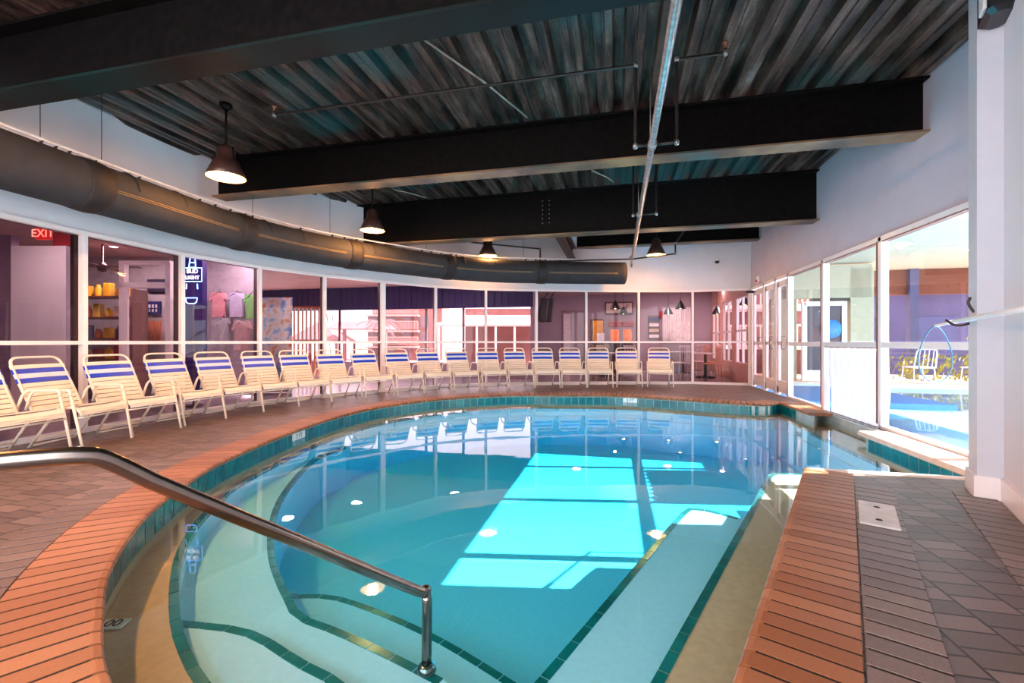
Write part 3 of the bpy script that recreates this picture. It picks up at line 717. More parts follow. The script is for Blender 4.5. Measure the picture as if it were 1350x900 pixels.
# ------------------------------------------------------------ chairs
def fil(P, k=.05, sub=4):
    P = [Vector(p) for p in P]; out = [P[0]]
    for a, b, c in zip(P, P[1:], P[2:]):
        kk = min(k, (b-a).length*.48, (c-b).length*.48); s_ = b+(a-b).normalized()*kk; e_ = b+(c-b).normalized()*kk
        for j in range(sub+1):
            t = j/sub; out.append(s_*(1-t)**2+b*2*t*(1-t)+e_*t*t)
    out.append(P[-1]); return out
def strapbox(mb, y, z, ty, tz, w, th=.012, wid=.05):   # strap across x, centred (y,z), its width along (ty,tz)
    n = Vector((0,-tz,ty)); t = Vector((0,ty,tz)); vs = []
    K = 7
    for j in range(K):
        x = -w/2+w*j/(K-1); sag = -.008*math.sin(PI*j/(K-1))
        for a, b in ((-1,-1),(1,-1),(1,1),(-1,1)): vs.append(Vector((x,y,z))+t*(a*wid/2)+n*(b*th/2+sag))
    fs = [(3,2,1,0), tuple((K-1)*4+i for i in range(4))]
    for j in range(K-1):
        for k in range(4): fs.append((j*4+k, j*4+(k+1)%4, j*4+4+(k+1)%4, j*4+4+k))
    mb.add(vs, fs)
def make_chair():
    r = empty('pool_chair')
    hw_ = .295; R = .0135
    for s_ in (-1,1):
        x = s_*hw_
        m_ = MB(); m_.tube([(x,.33,0),(x,.205,.54)], R, 8); m_.build('leg', cream_tube, r)
        m_ = MB(); m_.tube(fil([(x,.205,.54),(x,.19,.605),(x,-.20,.60),(x*.97,-.27,.40)], .08), R, 8); m_.build('armrest', cream_tube, r)
        xr = s_*.235
        m_ = MB(); m_.tube([(xr,-.02,.37),(xr,-.30,0)], R, 8); m_.build('leg', cream_tube, r)
    # seat frame: side rails + rolled front
    m_ = MB(); xs = .262
    m_.tube(fil([(-xs,-.27,.355),(-xs,.22,.425),(-xs,.275,.36),(xs,.275,.36),(xs,.22,.425),(xs,-.27,.355)], .03), R, 8)
    m_.tube([(-xs,-.27,.355),(xs,-.27,.355)], R, 8); m_.tube([(-hw_,.26,.315),(hw_,.26,.315)], .010, 6); m_.build('seat_frame', cream_tube, r)
    m_ = MB(); m_.tube([(-.235,-.235,.085),(.235,-.235,.085)], .011, 6); m_.tube([(-.235,-.285,.02),(.235,-.285,.02)], .010, 6); m_.build('stretcher', cream_tube, r)
    m_ = MB(); sl_ = Vector((0,.49,.07)).normalized()
    for k in range(8):
        t = (k+.5)/8; strapbox(m_, -.26+.49*t, .358+.07*t+.014, sl_.y, sl_.z, .545, wid=.043)
    strapbox(m_, .262, .40, .64, -.77, .55, wid=.05); strapbox(m_, .285, .357, 0.1, -.99, .55, wid=.04)
    m_.build('seat', cream_strap, r)
    # back
    b0 = Vector((0,-.22,.36)); b1 = Vector((0,-.50,.93)); bt = (b1-b0).normalized(); Lb = (b1-b0).length
    xb_ = .258
    m_ = MB(); m_.tube(fil([Vector((-xb_,0,0))+b0, Vector((-xb_*.98,0,0))+b1, Vector((xb_*.98,0,0))+b1, Vector((xb_,0,0))+b0], .10, 6), R, 8); m_.build('back_frame', cream_tube, r)
    bm_ = MB(); wm_ = MB(); order = []
    names = ['c','c','c','c','c','c','b','w','b','c']
    for k, nm in enumerate(names):
        s_ = .05+k*(Lb-.13)/9.6; p = b0+bt*s_
        if nm == 'b':
            q = MB(); strapbox(q, p.y, p.z, bt.y, bt.z, .548, th=.014, wid=.052); q.build('blue_strap', blue_strap, r)
        elif nm == 'w': q = MB(); strapbox(q, p.y, p.z, bt.y, bt.z, .545, wid=.054); q.build('pale_strap', white_strap, r)
        else: strapbox(bm_, p.y, p.z, bt.y, bt.z, .545, wid=.043)
    bm_.build('backrest', cream_strap, r)
    return r
feet = [(16,84),(115.5,173),(179,238),(249,297),(303,346),(352,392.6),(397.7,436),(440,477),(486,518),(527,558),(563,595),(601,631),(638,668),(674,703),(706.5,737.5),(742,772.5),(776,807),(814,846),(853.5,887.5)]
words = ['cut by the left picture edge','first whole one from the left','second whole one from the left','standing below the neon sign','standing below the hanging shirts','standing before the beach poster','standing before the wooden trellis','before the pane with white sky','left of the wide white window post','right of the wide white window post','tenth from the right end','ninth from the right end','below the free end of the valance','seventh from the right end','sixth from the right, before the hanging boards','fifth from the right, before the white door','fourth from the right end','left neighbour of the two rightmost chairs','standing apart at the right end']
words[17] = 'second from the right end'; words[16] = 'third from the right, before the yellow cabinet'; words[15] = 'fourth from the right, before the white door'; words[14] = 'fifth from the right end'; words[13] = 'sixth from the right end'; words[12] = 'seventh from the right end'; words[11] = 'eighth from the right end'; words[10] = 'ninth from the right end'
backs = [-45,53,144,217,280,340,387,435,479,523,563.5,601.5,642,677.6,715,751,788.7,826,868.6]
ch = make_chair()
fl = offset(curve, .93, False)
for i, (a, b) in enumerate(feet):
    h = hit(fl, (a+b)/2); nb = nearest(curve, h[1]); t = nb[2]; n = Vector((t.y,-t.x))
    ang = math.atan2(n.y, n.x)-PI/2
    tgt = backs[i]; best = None
    for q_ in range(-60, 61):
        an_ = math.atan2(n.y, n.x)+math.radians(q_); nn_ = Vector((math.cos(an_), math.sin(an_))); bp_ = h[1]-nn_*.76
        lat_, dd_ = bp_.x*cs+bp_.y*sn, -bp_.x*sn+bp_.y*cs; er = abs(675+F*lat_/dd_-tgt)+.02*abs(q_)
        if best is None or er < best[0]: best = (er, nn_)
    n = best[1]; ang = math.atan2(n.y, n.x)-PI/2
    p = h[1]-n*.33
    o = ch if i == 0 else copy_tree(ch)
    o.location = (p.x,p.y,0); o.rotation_euler = (0,0,ang+random.uniform(-.02,.02))
    tag(o, 'cream strap chair with blue back bands, '+words[i], 'chair', 'strap pool chairs along the curved glazing')
# ------------------------------------------------------------ rescue pole on the pilaster
P0 = Vector((2.468,3.90)); r = empty('rescue_pole', (P0.x,P0.y,1.256)); org = Vector((P0.x,P0.y,1.256))
def PP(t, z=1.256, side=0): q = P0+u*t+nrm*side; return Vector((q.x,q.y,z))-org
m_ = MB(); m_.tube([PP(-2.3), PP(.55)], .0175, 12); m_.build('pole', mat('pole_white', sl((240,240,244)), .3, var=.02), r)
m_ = MB(); m_.tube([PP(.55), PP(1.28,1.25)], .012, 10); m_.build('pole_extension', mat('pole_aluminium', sl((220,222,226)), .25, metal=.4), r)
lp = [PP(1.25,1.25)]; 
for a in range(0, 25):
    t_ = a/24; ang = -PI/2+2*PI*t_
    w_ = .15*math.sin(2*PI*t_-PI)*-1 if False else .16*math.sin(2*PI*t_)*(.45+.75*math.sin(PI*t_)); z_ = 1.25-.27*(1-math.cos(2*PI*t_))
    q = P0+u*1.26+Vector((cs,sn))*w_; lp.append(Vector((q.x,q.y,z_))-org)
m_ = MB(); m_.tube(lp, .006, 8); m_.build('hoop', mat('hoop_blue', sl((96,150,190)), .3, metal=.3), r)
tag(r, 'white rescue pole with hanging blue hoop resting on wall hooks', 'rescue pole')
for tt, zz, lab in ((.36,1.256,'black wall hook curving under the white rescue pole'), (.10,1.36,'black wall hook above the white pole on the pilaster')):
    p = B0-nrm*.13+u*(tt*.6+.02); r2 = empty('wall_hook', (p.x,p.y,zz)); m_ = MB()
    if zz < 1.3: q_ = [Vector((0,0,-.02)), Vector((*(-nrm*.04),-.035)), Vector((*(-nrm*.08+u*.02),-.03)), Vector((*(-nrm*.12+u*.05),.01))]
    else: q_ = [Vector((0,0,-.05)), Vector((*(-nrm*.012),-.03)), Vector((*(-nrm*.03),.02)), Vector((*(-nrm*.02),.06))]
    m_.tube(smooth3(q_, 5), .009, 8); m_.build('hook_arm', mat('hook_brown', sl((58,30,36)), .4), r2); tag(r2, lab, 'hook')
# ------------------------------------------------------------ curtain in the swim-through opening
r = empty('curtain', (XR+.05,7.35,1.0)); m_ = MB(); NN = 120; rows = 14; vs = []
for j in range(rows):
    z = .02-1.22*j/(rows-1)
    for i in range(NN):
        s_ = i/(NN-1); y = -.74+1.48*s_; amp = .03+.035*j/(rows-1)
        vs.append((amp*math.sin(s_*PI*17+.8*math.sin(j*.4))+.02*math.sin(s_*5+j*.3), y+.01*math.sin(j*.7+s_*9), z))
m_.add(vs, [(j*NN+i, j*NN+i+1, (j+1)*NN+i+1, (j+1)*NN+i) for j in range(rows-1) for i in range(NN-1)], 0, True)
cm, cnt = newmat('curtain_vinyl'); co_ = N(cnt,'ShaderNodeOutputMaterial'); c1_ = N(cnt,'ShaderNodeBsdfDiffuse'); c2_ = N(cnt,'ShaderNodeBsdfTranslucent'); c3_ = N(cnt,'ShaderNodeMixShader')
c1_.inputs[0].default_value = (.66,.66,.70,1); c2_.inputs[0].default_value = (.66,.66,.70,1); c3_.inputs[0].default_value = .25
cnt.links.new(c1_.outputs[0], c3_.inputs[1]); cnt.links.new(c2_.outputs[0], c3_.inputs[2]); cnt.links.new(c3_.outputs[0], co_.inputs[0])
o = m_.build('drape', cm, r, recalc=False)
sd = o.modifiers.new('thick', 'SOLIDIFY'); sd.thickness = .003
m_ = MB(); m_.box((-.06,0,.03), (.05,1.5,.05), bev=.006); m_.build('curtain_rail', mat('rail_brown', sl((140,92,84)), .5), r)
tag(r, 'white hanging curtain in the swim-through opening to the outdoor pool', 'curtain')
exec_bg = True
# ================================================================ beyond the curved glazing
HC = 2.86
hall_floor = mat('hall_floor', sl((150,140,146)), .18, var=.08, scale=1.5)
hall_ceil = mat('hall_ceiling', sl((196,160,156)), .6, var=.05, scale=2)
mauve = mat('mauve_wall', sl((176,160,176)), .6, var=.04, scale=2)
hallout = offset(curve[4:], -.17, False)
f = MB(); hp = [p.copy() for p in hallout]+[Vector((3.42,12.36)), Vector((3.42,17.2)), Vector((-3.0,17.2)), Vector((-2.45,13.1)), Vector((-12.5,13.1)), Vector((-12.5,-.3))]
f.poly(hp, -.005); st(f.build('floor_hall', hall_floor, recalc=False), 'grey polished floor of the hall behind the glass', 'floor')
f = MB(); f.poly(hp, HC, flip=True); f.poly(hp, HC+.1); f.strip(hp, HC, HC+.1); st(f.build('ceiling_hall', hall_ceil, recalc=False), 'pinkish ceiling of the hall behind the glass', 'ceiling')
def slab(name, x0, y0, x1, y1, z0, z1, m, th=.1, label=None):
    b = MB(); a, c = Vector((x0,y0,(z0+z1)/2)), Vector((x1,y1,(z0+z1)/2)); b.obox(a, c, th, z1-z0); return st(b.build(name, m), label, 'wall' if label else None)
slab('wall_hall_west', -12.5,-.3,-12.5,13.1,0,HC,mauve)
slab('wall_hall_south', -12.5,-.3,-6.2,-.3,0,HC,mauve)
slab('wall_dining_back', -3.0,17.2,3.4,17.2,0,HC,mauve)
slab('wall_dining_left', -2.45,13.1,-3.0,17.2,0,HC,mauve)
# dining room right wall with two bright windows
warm = mat('peach_wall', sl((226,176,160)), .6, var=.05, scale=2)
slab('wall_dining_right', 3.4,12.4,3.4,17.2,0,.5,warm); slab('wall_dining_right_head', 3.4,12.4,3.4,17.2,2.35,HC,warm)
for y0,y1 in ((12.4,12.7),(13.9,14.3),(15.5,15.9),(17.0,17.2)): slab('wall_dining_pier', 3.4,y0,3.4,y1,.5,2.35,warm)
k = 30
for y0,y1 in ((12.7,13.9),(14.3,15.5),(15.9,17.0)):
    g = MB()
    for s_ in (0,.5,1): g.box((3.4,y0+(y1-y0)*s_,1.42), (.06,.05,1.85))
    for z in (.5,1.4,2.33): g.box((3.4,(y0+y1)/2,z), (.06,y1-y0,.05))
    st(g.build('window_%d'%k, frame_white)); k += 1
# valance band + posts in front of the outdoors view
val = mat('navy_valance', sl((62,46,112)), .7, var=.12, scale=3, stretch=(3,1,.4))
v = MB(); v.box((-7.4,13.0,2.5), (10.0,.08,.74)); 
for i in range(48): v.box((-12.4+i*.21,12.94,2.5), (.012,.03,.72))
tag(v.build('window_valance', val), 'long navy blue valance over the street side of the hall', 'valance')
post_m = mat('dark_post', sl((84,58,66)), .5)
for px, nm in ((448,'dark post outside behind the sky pane'), (562,'dark post seen in the pane right of the wide white post'), (611,'dark post in the middle of the porch view')):
    b = MB(); d_ = ray(px); t_ = 12.9/d_.y; b.box((d_.x*t_,12.9,1.08), (.07,.07,2.15), bev=.01); tag(b.build('hall_post', post_m), nm, 'post', 'dark posts under the valance')
sill = MB(); sill.box((-7.4,13.0,.22), (10.0,.1,.44)); st(sill.build('wall_hall_sill', mauve), 'low wall below the street side opening', 'wall')
# ---- objects in the hall: placed by column and depth
def at(px, d): return cw((px-675)/F*d, d)
def zy(py, d): return H+(450-py)*d/F
CA = TH       # facing the viewer side: boxes aligned across the camera lateral
def panel(px0, py0, px1, py1, d, th, m, name, parent=None, label=None, cat=None, group=None, bev=0):
    a, b = at(px0,d), at(px1,d); c = (a+b)/2; z0, z1 = zy(py1,d), zy(py0,d)
    mb = MB(); mb.box((0,0,0), ((b-a).length,th,z1-z0), bev=bev); o = mb.build(name, m, parent)
    o.location = (c.x,c.y,(z0+z1)/2); o.rotation_euler = (0,0,CA)
    if label: tag(o, label, cat, group)
    return o
pw = mat('partition_white', sl((222,214,222)), .5, var=.03, scale=2)
st(panel(20,325,92,700,6.9,.12,pw,'wall_partition'), 'pale partition wall behind the leftmost glass pane', 'wall')
st(panel(-40,300,20,700,7.4,.12,mat('purple_wall',sl((150,124,150)),.6),'wall_purple'))
st(panel(74,296,100,330,7.2,.1,mat('red_wall',sl((204,70,80)),.6),'wall_red'), 'red wall patch beside the exit sign', 'wall')
st(panel(108,338,240,520,9.3,.1,mat('shop_wall',sl((172,164,172)),.6),'wall_shop'))
# exit sign
r = panel(48,300,68,316,6.0,.03,mat('exit_red',sl((120,10,12)),.4,emit=(1,.03,.03),es=.35),'exit_sign',label='red exit sign hanging at upper left',cat='sign',bev=.003)
dpx = 6.0
textmesh('lettering', 'EXIT', .15, mat('exit_letters', (1,.5,.4), .4, emit=(1,.12,.08), es=2.5), r, Matrix.Translation((0,-.018,0)) @ Matrix.Rotation(PI/2,4,'X'), .002)
# neon sign on a dark post
dn = 7.45
st(panel(242,330,270,520,dn+.35,.12,mat('violet_post',sl((58,26,128)),.6,var=.25,scale=6),'wall_violet_pillar'), 'violet pillar behind the neon sign', 'pillar')
nb = mat('neon_blue', (.2,.5,1), .4, emit=(.16,.42,1), es=6); nw = mat('neon_white', (1,1,1), .4, emit=(.9,.95,1), es=4)
c = at(254,dn); r = empty('neon_sign', (c.x,c.y,zy(365,dn)), CA)
def sx(px): return (px-254)*dn/F
def sz(py): return -(py-365)*dn/F
def neon(pts, m=nb, closed=True, rr=.008, nm='neon_tube'):
    b = MB(); b.tube([(sx(x),0,sz(y)) for x, y in pts], rr, 6, closed=closed); return b.build(nm, m, r)
neon([(241,353),(266,353),(266,371),(241,371)]); neon([(251,337.5),(257,337.5),(258,352),(249,352)]); neon([(250.5,346),(257.5,346)], closed=False)
neon([(246,374),(245.5,381)], closed=False); neon([(260,374),(260.5,381)], closed=False)
neon([(245,392.5),(260,392.5),(259,398),(256.5,400),(248,400),(245.5,398)])
textmesh('lettering', 'BUD', .095, nw, r, Matrix.Translation((0,-.01,sz(357.7))) @ Matrix.Rotation(PI/2,4,'X'), .004)
textmesh('lettering', 'LIGHT', .085, nw, r, Matrix.Translation((0,-.01,sz(366))) @ Matrix.Rotation(PI/2,4,'X'), .004)
b = MB(); b.tube([(0,.02,sz(400)),(0,.02,-zy(365,dn)+.02)], .012, 6); b.box((0,.02,-zy(365,dn)+.02),(.2,.2,.03)); b.build('stand', post_m, r)
b = MB(); b.box((0,.02,sz(369)), (.02,.01,.95)); b.build('backing_bar', post_m, r)
tag(r, 'blue neon beer sign with a white lettered box behind the third pane', 'neon sign')
# shirt wall and shirts
st(panel(270,335,342,520,8.9,.1,mat('shirt_wall',sl((176,168,184)),.6),'wall_shirts'))
def shirt(px0, py0, px1, py1, d, col, label, nm='shirt'):
    a, b = at(px0,d), at(px1,d); c = (a+b)/2; w = (b-a).length; hgt = (py1-py0)*d/F
    o2 = [(-.34,.5),(-.16,.5),(-.08,.46),(0,.445),(.08,.46),(.16,.5),(.34,.46),(.5,.22),(.40,.14),(.31,.24),(.32,-.5),(.1,-.515),(-.1,-.49),(-.32,-.5),(-.31,.24),(-.40,.14),(-.5,.22)]
    m_ = MB(); n = len(o2); vs = []
    for t_ in (-1,1): vs += [(x*w, t_*(.03 if abs(x) < .33 else .018)+.01*math.sin(x*20), z*hgt) for x, z in o2]
    m_.poly([(x*w, z*hgt) for x, z in o2], 0); tri = m_.f; 
    mm = MB(); mm.add(vs, [tuple(t) for t in tri]+[tuple(i+n for i in reversed(t)) for t in tri]+[(i,(i+1)%n,n+(i+1)%n,n+i) for i in range(n)])
    o = mm.build(nm, mat('shirt_'+nm+str(col), sl(col), .8, var=.08, scale=12)); o.location = (c.x,c.y,zy((py0+py1)/2,d)); o.rotation_euler = (0,0,CA)
    b = MB(); b.tube([(-w*.2,0,hgt*.47),(0,0,hgt*.53),(w*.2,0,hgt*.47)], .006, 5); b.tube([(0,0,hgt*.53),(0,.0,hgt*.6),(.02,.03,hgt*.62)], .005, 5); b.build('hanger', steel, o)
    tag(o, label, 'shirt', 'shirts hung on the shop wall'); return o
shirt(276,385,301,418,8.75,(232,160,174),'pink T-shirt at the left of the upper shirt row')
shirt(299,385,325,418,8.7,(196,190,222),'lilac T-shirt in the middle of the upper shirt row')
shirt(321,388,342,420,8.6,(136,206,128),'green T-shirt at the right of the upper shirt row')
shirt(284,418,306,449,8.72,(176,170,182),'grey T-shirt under the pink and lilac ones')
shirt(305,422,333,462,8.5,(206,170,172),'dusty pink long shirt in the lower row')
# shop shelves and goods behind second pane
r = empty('display_shelf', (*at(140,8.6),0), CA); shm = mat('shelf_brown', sl((120,72,70)), .5)
for k in range(5): b = MB(); b.box((0,0,.35+k*.4), (1.3,.35,.03)); b.build('shelf', shm, r)
b = MB()
for s_ in (-.64,.64): b.box((s_,0,1.05),(.04,.36,2.1))
b.build('side_panel', shm, r); tag(r, 'brown display shelf in the shop behind the second pane', 'shelf')
cols = [(226,170,40),(230,190,60),(214,110,60),(180,60,60),(90,70,120),(230,210,190)]
pos0 = Vector((*at(140,8.6),0))
for k in range(5):
    for j in range(6):
        w_ = .13; h_ = .18+.1*((k*7+j*5)%4)/4; m_ = MB(); cc = cols[(k*3+j*2+k*j)%6]
        if (k+j)%2: m_.box((0,0,h_/2), (w_,.12,h_), bev=.01)
        else: m_.lathe([(0,0),(.06,.0),(.065,.03),(.06,h_*.7),(.03,h_*.85),(.03,h_),(0,h_)], n=14)
        o = m_.build('boxed_good' if (k+j)%2 else 'bottle', mat('good%s'%str(cc), sl(cc), .4, var=.15))
        q = Matrix.Rotation(CA,3,'Z')@Vector((-.5+j*.2,-.05,0)); o.location = (pos0.x+q.x,pos0.y+q.y,.365+k*.4); o.rotation_euler = (0,0,CA)
        colname = {0:'gold',1:'yellow',2:'orange',3:'red',4:'violet',5:'cream'}[(k*3+j*2+k*j)%6]
        tag(o, '%s %s on the %s shelf of the brown display, %s from its left end' % (colname, 'box' if (k+j)%2 else 'bottle', ['lowest','second','middle','fourth','top'][k], ['first','second','third','fourth','fifth','sixth'][j]), 'box' if (k+j)%2 else 'bottle', 'goods on the display shelf')
# white door frame in the shop
r = empty('shop_door_frame', (*at(178,7.9),0), CA)
b = MB(); b.box((-.2,0,1.25),(.09,.1,2.5)); b.box((.62,0,1.25),(.09,.1,2.5)); b.box((.2,0,2.1),(.9,.1,.1)); b.box((.2,0,2.5),(.9,.1,.06)); b.build('frame', frame_white, r)
b = MB(); b.box((-.13,-.02,1.05),(.05,.04,2.0)); b.build('door_edge', frame_white, r)
st(r, 'white door frame standing behind the second pane', 'door frame')
panel(194,368,226,386,9.22,.05,mat('oval_sign',sl((46,34,66)),.5),'oval_sign',label='dark rounded sign on the shop wall',cat='sign',bev=.02)
p = panel(184,397,212,415,9.22,.03,mat('blue_sign',sl((36,40,110)),.5),'blue_poster',label='blue lettered poster in the shop behind the second pane',cat='poster')
lw_ = mat('letter_white', (.8,.8,.85), .5)
for j in range(5): b = MB(); b.box((-.14+j*.07,-.018,.04),(.04,.004,.07)); b.box((-.14+j*.07,-.018,-.05),(.03,.004,.06)); b.build('white_mark', lw_, p)
p = panel(190,423,212,449,9.22,.05,mat('orange_banner',sl((210,128,96)),.6,var=.3,scale=18,stretch=(6,1,.3)),'striped_banner',label='orange striped banner under the blue poster',cat='banner')
# ceiling fan in shop
r = empty('ceiling_fan', (*at(135,8.0),2.45), .4)
b = MB(); b.lathe([(0,-.1),(.06,-.08),(.08,0),(.05,.06),(.015,.08),(.015,.41)], n=14); b.build('motor', post_m, r)
for k in range(4): b = MB(); b.obox((.08*math.cos(k*PI/2),.08*math.sin(k*PI/2),0),(.6*math.cos(k*PI/2),.6*math.sin(k*PI/2),.0),.12,.012); b.build('blade', post_m, r)
tag(r, 'dark ceiling fan behind the second pane', 'ceiling fan')
# posters & lattice behind fourth pane
pm, pnt = newmat('beach_poster'); Lk = pnt.links.new
po = N(pnt,'ShaderNodeOutputMaterial'); pb_ = N(pnt,'ShaderNodeBsdfPrincipled'); Lk(pb_.outputs[0], po.inputs[0]); tcx = N(pnt,'ShaderNodeTexCoord'); wv = N(pnt,'ShaderNodeTexNoise'); wv.inputs['Scale'].default_value = 5; Lk(tcx.outputs['Object'], wv.inputs['Vector'])
cr = N(pnt,'ShaderNodeValToRGB'); ee = cr.color_ramp.elements; ee[0].position=.38; ee[0].color=(*sl((110,160,216)),1); ee[1].position=.66; ee[1].color=(*sl((206,130,90)),1); x_=ee.new(.5); x_.color=(*sl((222,222,228)),1); x_=ee.new(.57); x_.color=(*sl((230,214,190)),1)
Lk(wv.outputs['Fac'], cr.inputs[0]); Lk(cr.outputs[0], pb_.inputs['Base Color'])
panel(345,392,385,517,9.6,.04,pm,'beach_poster',label='tall pale blue and orange beach poster behind the fourth pane',cat='poster')
def lattice(px0, py0, px1, py1, d, m, name, label, nx=7):
    a, b = at(px0,d), at(px1,d); c = (a+b)/2; w = (b-a).length; z0, z1 = zy(py1,d), zy(py0,d); r = empty(name, (c.x,c.y,0), CA); mb = MB()
    for i in range(nx+1): mb.box((-w/2+w*i/nx,0,(z0+z1)/2),(.05,.05,z1-z0))
    for z in (z0,(z0+z1)/2,z1): mb.box((0,0,z),(w,.06,.06))
    mb.build('slat', m, r); return tag(r, label, 'trellis')
lattice(388,405,426,492,14.5,mat('orange_wood',sl((206,120,84)),.6,var=.2),'wooden_trellis','orange wooden trellis outside behind the fourth pane')
# ================================================================ dining room things
dn2 = 16.0
r = empty('framed_picture', (*at(816,16.6),zy(406,16.6)), 0); wpx = 16.4/F
b = MB(); b.box((0,0,0),(37*wpx,.05,17*wpx), bev=.01); b.build('picture_frame', mat('frame_maroon',sl((110,54,56)),.5), r)
b = MB(); b.box((0,-.03,0),(33*wpx,.02,13*wpx)); b.build('picture', mat('picture_cream',sl((226,208,200)),.5,var=.05), r)
b = MB()
for k in range(9): b.obox(((-9+k*2.2)*wpx,-.045,(-3+(k%3)*1.2)*wpx),((-7.4+k*2.2)*wpx,-.045,(-1+((k*2)%3)*1.2)*wpx),.03,.02)
b.obox((6*wpx,-.045,0),(13*wpx,-.045,4*wpx),.03,.02); b.obox((9*wpx,-.045,-2*wpx),(11*wpx,-.045,5*wpx),.03,.02); b.build('drawing', post_m, r)
tag(r, 'maroon framed pale picture on the dining room wall', 'picture')
# yellow cabinet
r = empty('yellow_cabinet', (*at(788,15.6),0), CA); b = MB(); b.box((0,.15,.95),(.42,.4,1.9), bev=.03); b.build('cabinet_body', mat('cab_dark',sl((90,50,40)),.5), r)
b = MB(); b.box((0,-.07,1.45),(.36,.04,.75), bev=.01); b.build('front_panel', mat('cab_yellow',sl((226,160,52)),.4,var=.1), r)
b = MB(); b.box((.08,-.1,1.22),(.26,.02,.34)); b.build('notice', wm, r); tag(r, 'tall dark cabinet with yellow front panel in the dining room', 'cabinet')
for px, wd, lab in ((811,18,'left candy machine with red top and glowing jar'),(828,18,'right candy machine with red top and glowing jar')):
    r = empty('candy_machine', (*at(px,15.4),0), CA)
    b = MB(); b.box((0,.1,.55),(.34,.34,1.1), bev=.02); b.build('cabinet_body', mat('mach_dark',sl((70,50,60)),.4), r)
    b = MB(); b.lathe([(.14,1.1),(.15,1.2),(.15,1.45),(.12,1.52)], (0,.1,0), 16); b.build('jar', mat('jar_orange',sl((220,110,60)),.3,var=.4,scale=30,emit=(1,.4,.15),es=.25), r)
    b = MB(); b.box((0,.1,1.7),(.4,.3,.2), bev=.02); b.build('machine_top', mat('mach_top',sl((170,90,100)),.4), r); tag(r, lab, 'candy machine', 'candy machines in the dining room')
# boards hung on the left dining wall
for px, d, lab in ((716,13.9,'nearer dark hanging board behind the ninth pane'),(724,14.2,'farther dark hanging board behind the ninth pane')):
    c = at(px,d); b = MB(); b.box((0,0,0),(.28,.12,.75), bev=.05); b.tube([(0,0,.37),(.04,0,.5),(.1,0,.56)], .03, 6); o = b.build('hanging_board', mat('board_dark',sl((64,52,64)),.5)); o.location = (c.x,c.y,zy(409,d)); o.rotation_euler = (.0,.12,CA); tag(o, lab, 'board', 'hanging boards')
# white door in back wall
r = empty('dining_door', (*at(757,17.05),0), 0)
b = MB(); b.box((-.45,0,1.1),(.08,.12,2.3)); b.box((.38,0,1.1),(.08,.12,2.3)); b.box((-.03,0,2.25),(.92,.12,.08)); b.build('frame', mat('frame_grey',sl((150,120,126)),.5), r)
b = MB(); b.box((-.28,.0,1.08),(.26,.05,2.15)); b.build('door_leaf', mat('door_white', sl((246,244,250)), .4), r)
b = MB(); b.box((.1,.03,1.08),(.48,.02,2.15)); b.build('door_glass', mat('door_pink', sl((222,156,166)), .4, var=.15, scale=3), r); st(r, 'white door in the dining room back wall', 'door')
# shelf of leaflets on wall
r = empty('leaflet_rack', (*at(862,16.37),zy(431,16.37)), 0)
b = MB(); b.box((0,0,0),(.38,.06,.85)); b.build('back_panel', mat('rack_grey',sl((120,104,112)),.5), r)
for k in range(4): b = MB(); b.box((0,-.06,-.34+k*.21),(.34,.05,.12), bev=.006); b.build('leaflet', [wm, mat('leaf_cream',sl((220,206,180)),.5), wm, mat('leaf_blue',sl((70,90,130)),.5)][k], r)
tag(r, 'wall rack of leaflets in the dining room', 'rack')
panel(870,410,876,418,16.24,.05,rd,'alarm_box',label='small red alarm box above the leaflet rack',cat='alarm')
# hall pendant lamps
def mini(px, py, d, lab):
    c = at(px,d); z = zy(py,d); r = empty('dining_lamp', (c.x,c.y,z)); b = MB(); b.lathe([(.17,0),(.09,.16),(.05,.22),(.03,.26),(0,.26)], n=18); b.build('shade', dk, r)
    b = MB(); b.lathe([(0,-.0),(.05,.02),(.04,.07)], n=12); b.build('bulb', bulbm, r)
    b = MB(); b.tube([(0,0,.26),(0,0,HC-z)], .008, 6); b.build('stem', dk, r); tag(r, lab, 'lamp', 'black lamps in the dining room')
mini(811,407,14.2,'black pendant lamp in front of the framed picture'); mini(822,414,15.6,'smaller black lamp at the right of the framed picture')
mini(897,407,14.0,'black pendant lamp in the pane after the last chair'); mini(881,414,15.3,'smaller black lamp left of the curtained window'); mini(982,402,13.4,'black pendant lamp at the right end of the back glazing'); mini(945,414,15.0,'small black lamp in the rightmost back pane')
# curtained window on back wall
r = empty('curtained_window', (*at(893,16.15),zy(428,16.15)), 0)
b = MB(); b.box((0,0,0),(1.05,.05,1.25)); b.build('frame', frame_white, r)
b = MB(); 
for k in range(14): b.lathe([(.04,-.6),(.035,.6)], (-.48+k*.075,-.06,0), 8)
b.build('drape', mat('drape_white',sl((244,238,240)),.6), r); b = MB(); b.box((0,-.04,0),(.5,.02,1.1)); b.build('pane', mat('daylight_pane', (.9,.9,.92), .4, emit=(1,.97,.95), es=.8), r)
tag(r, 'bright curtained window in the dining room back wall', 'window')
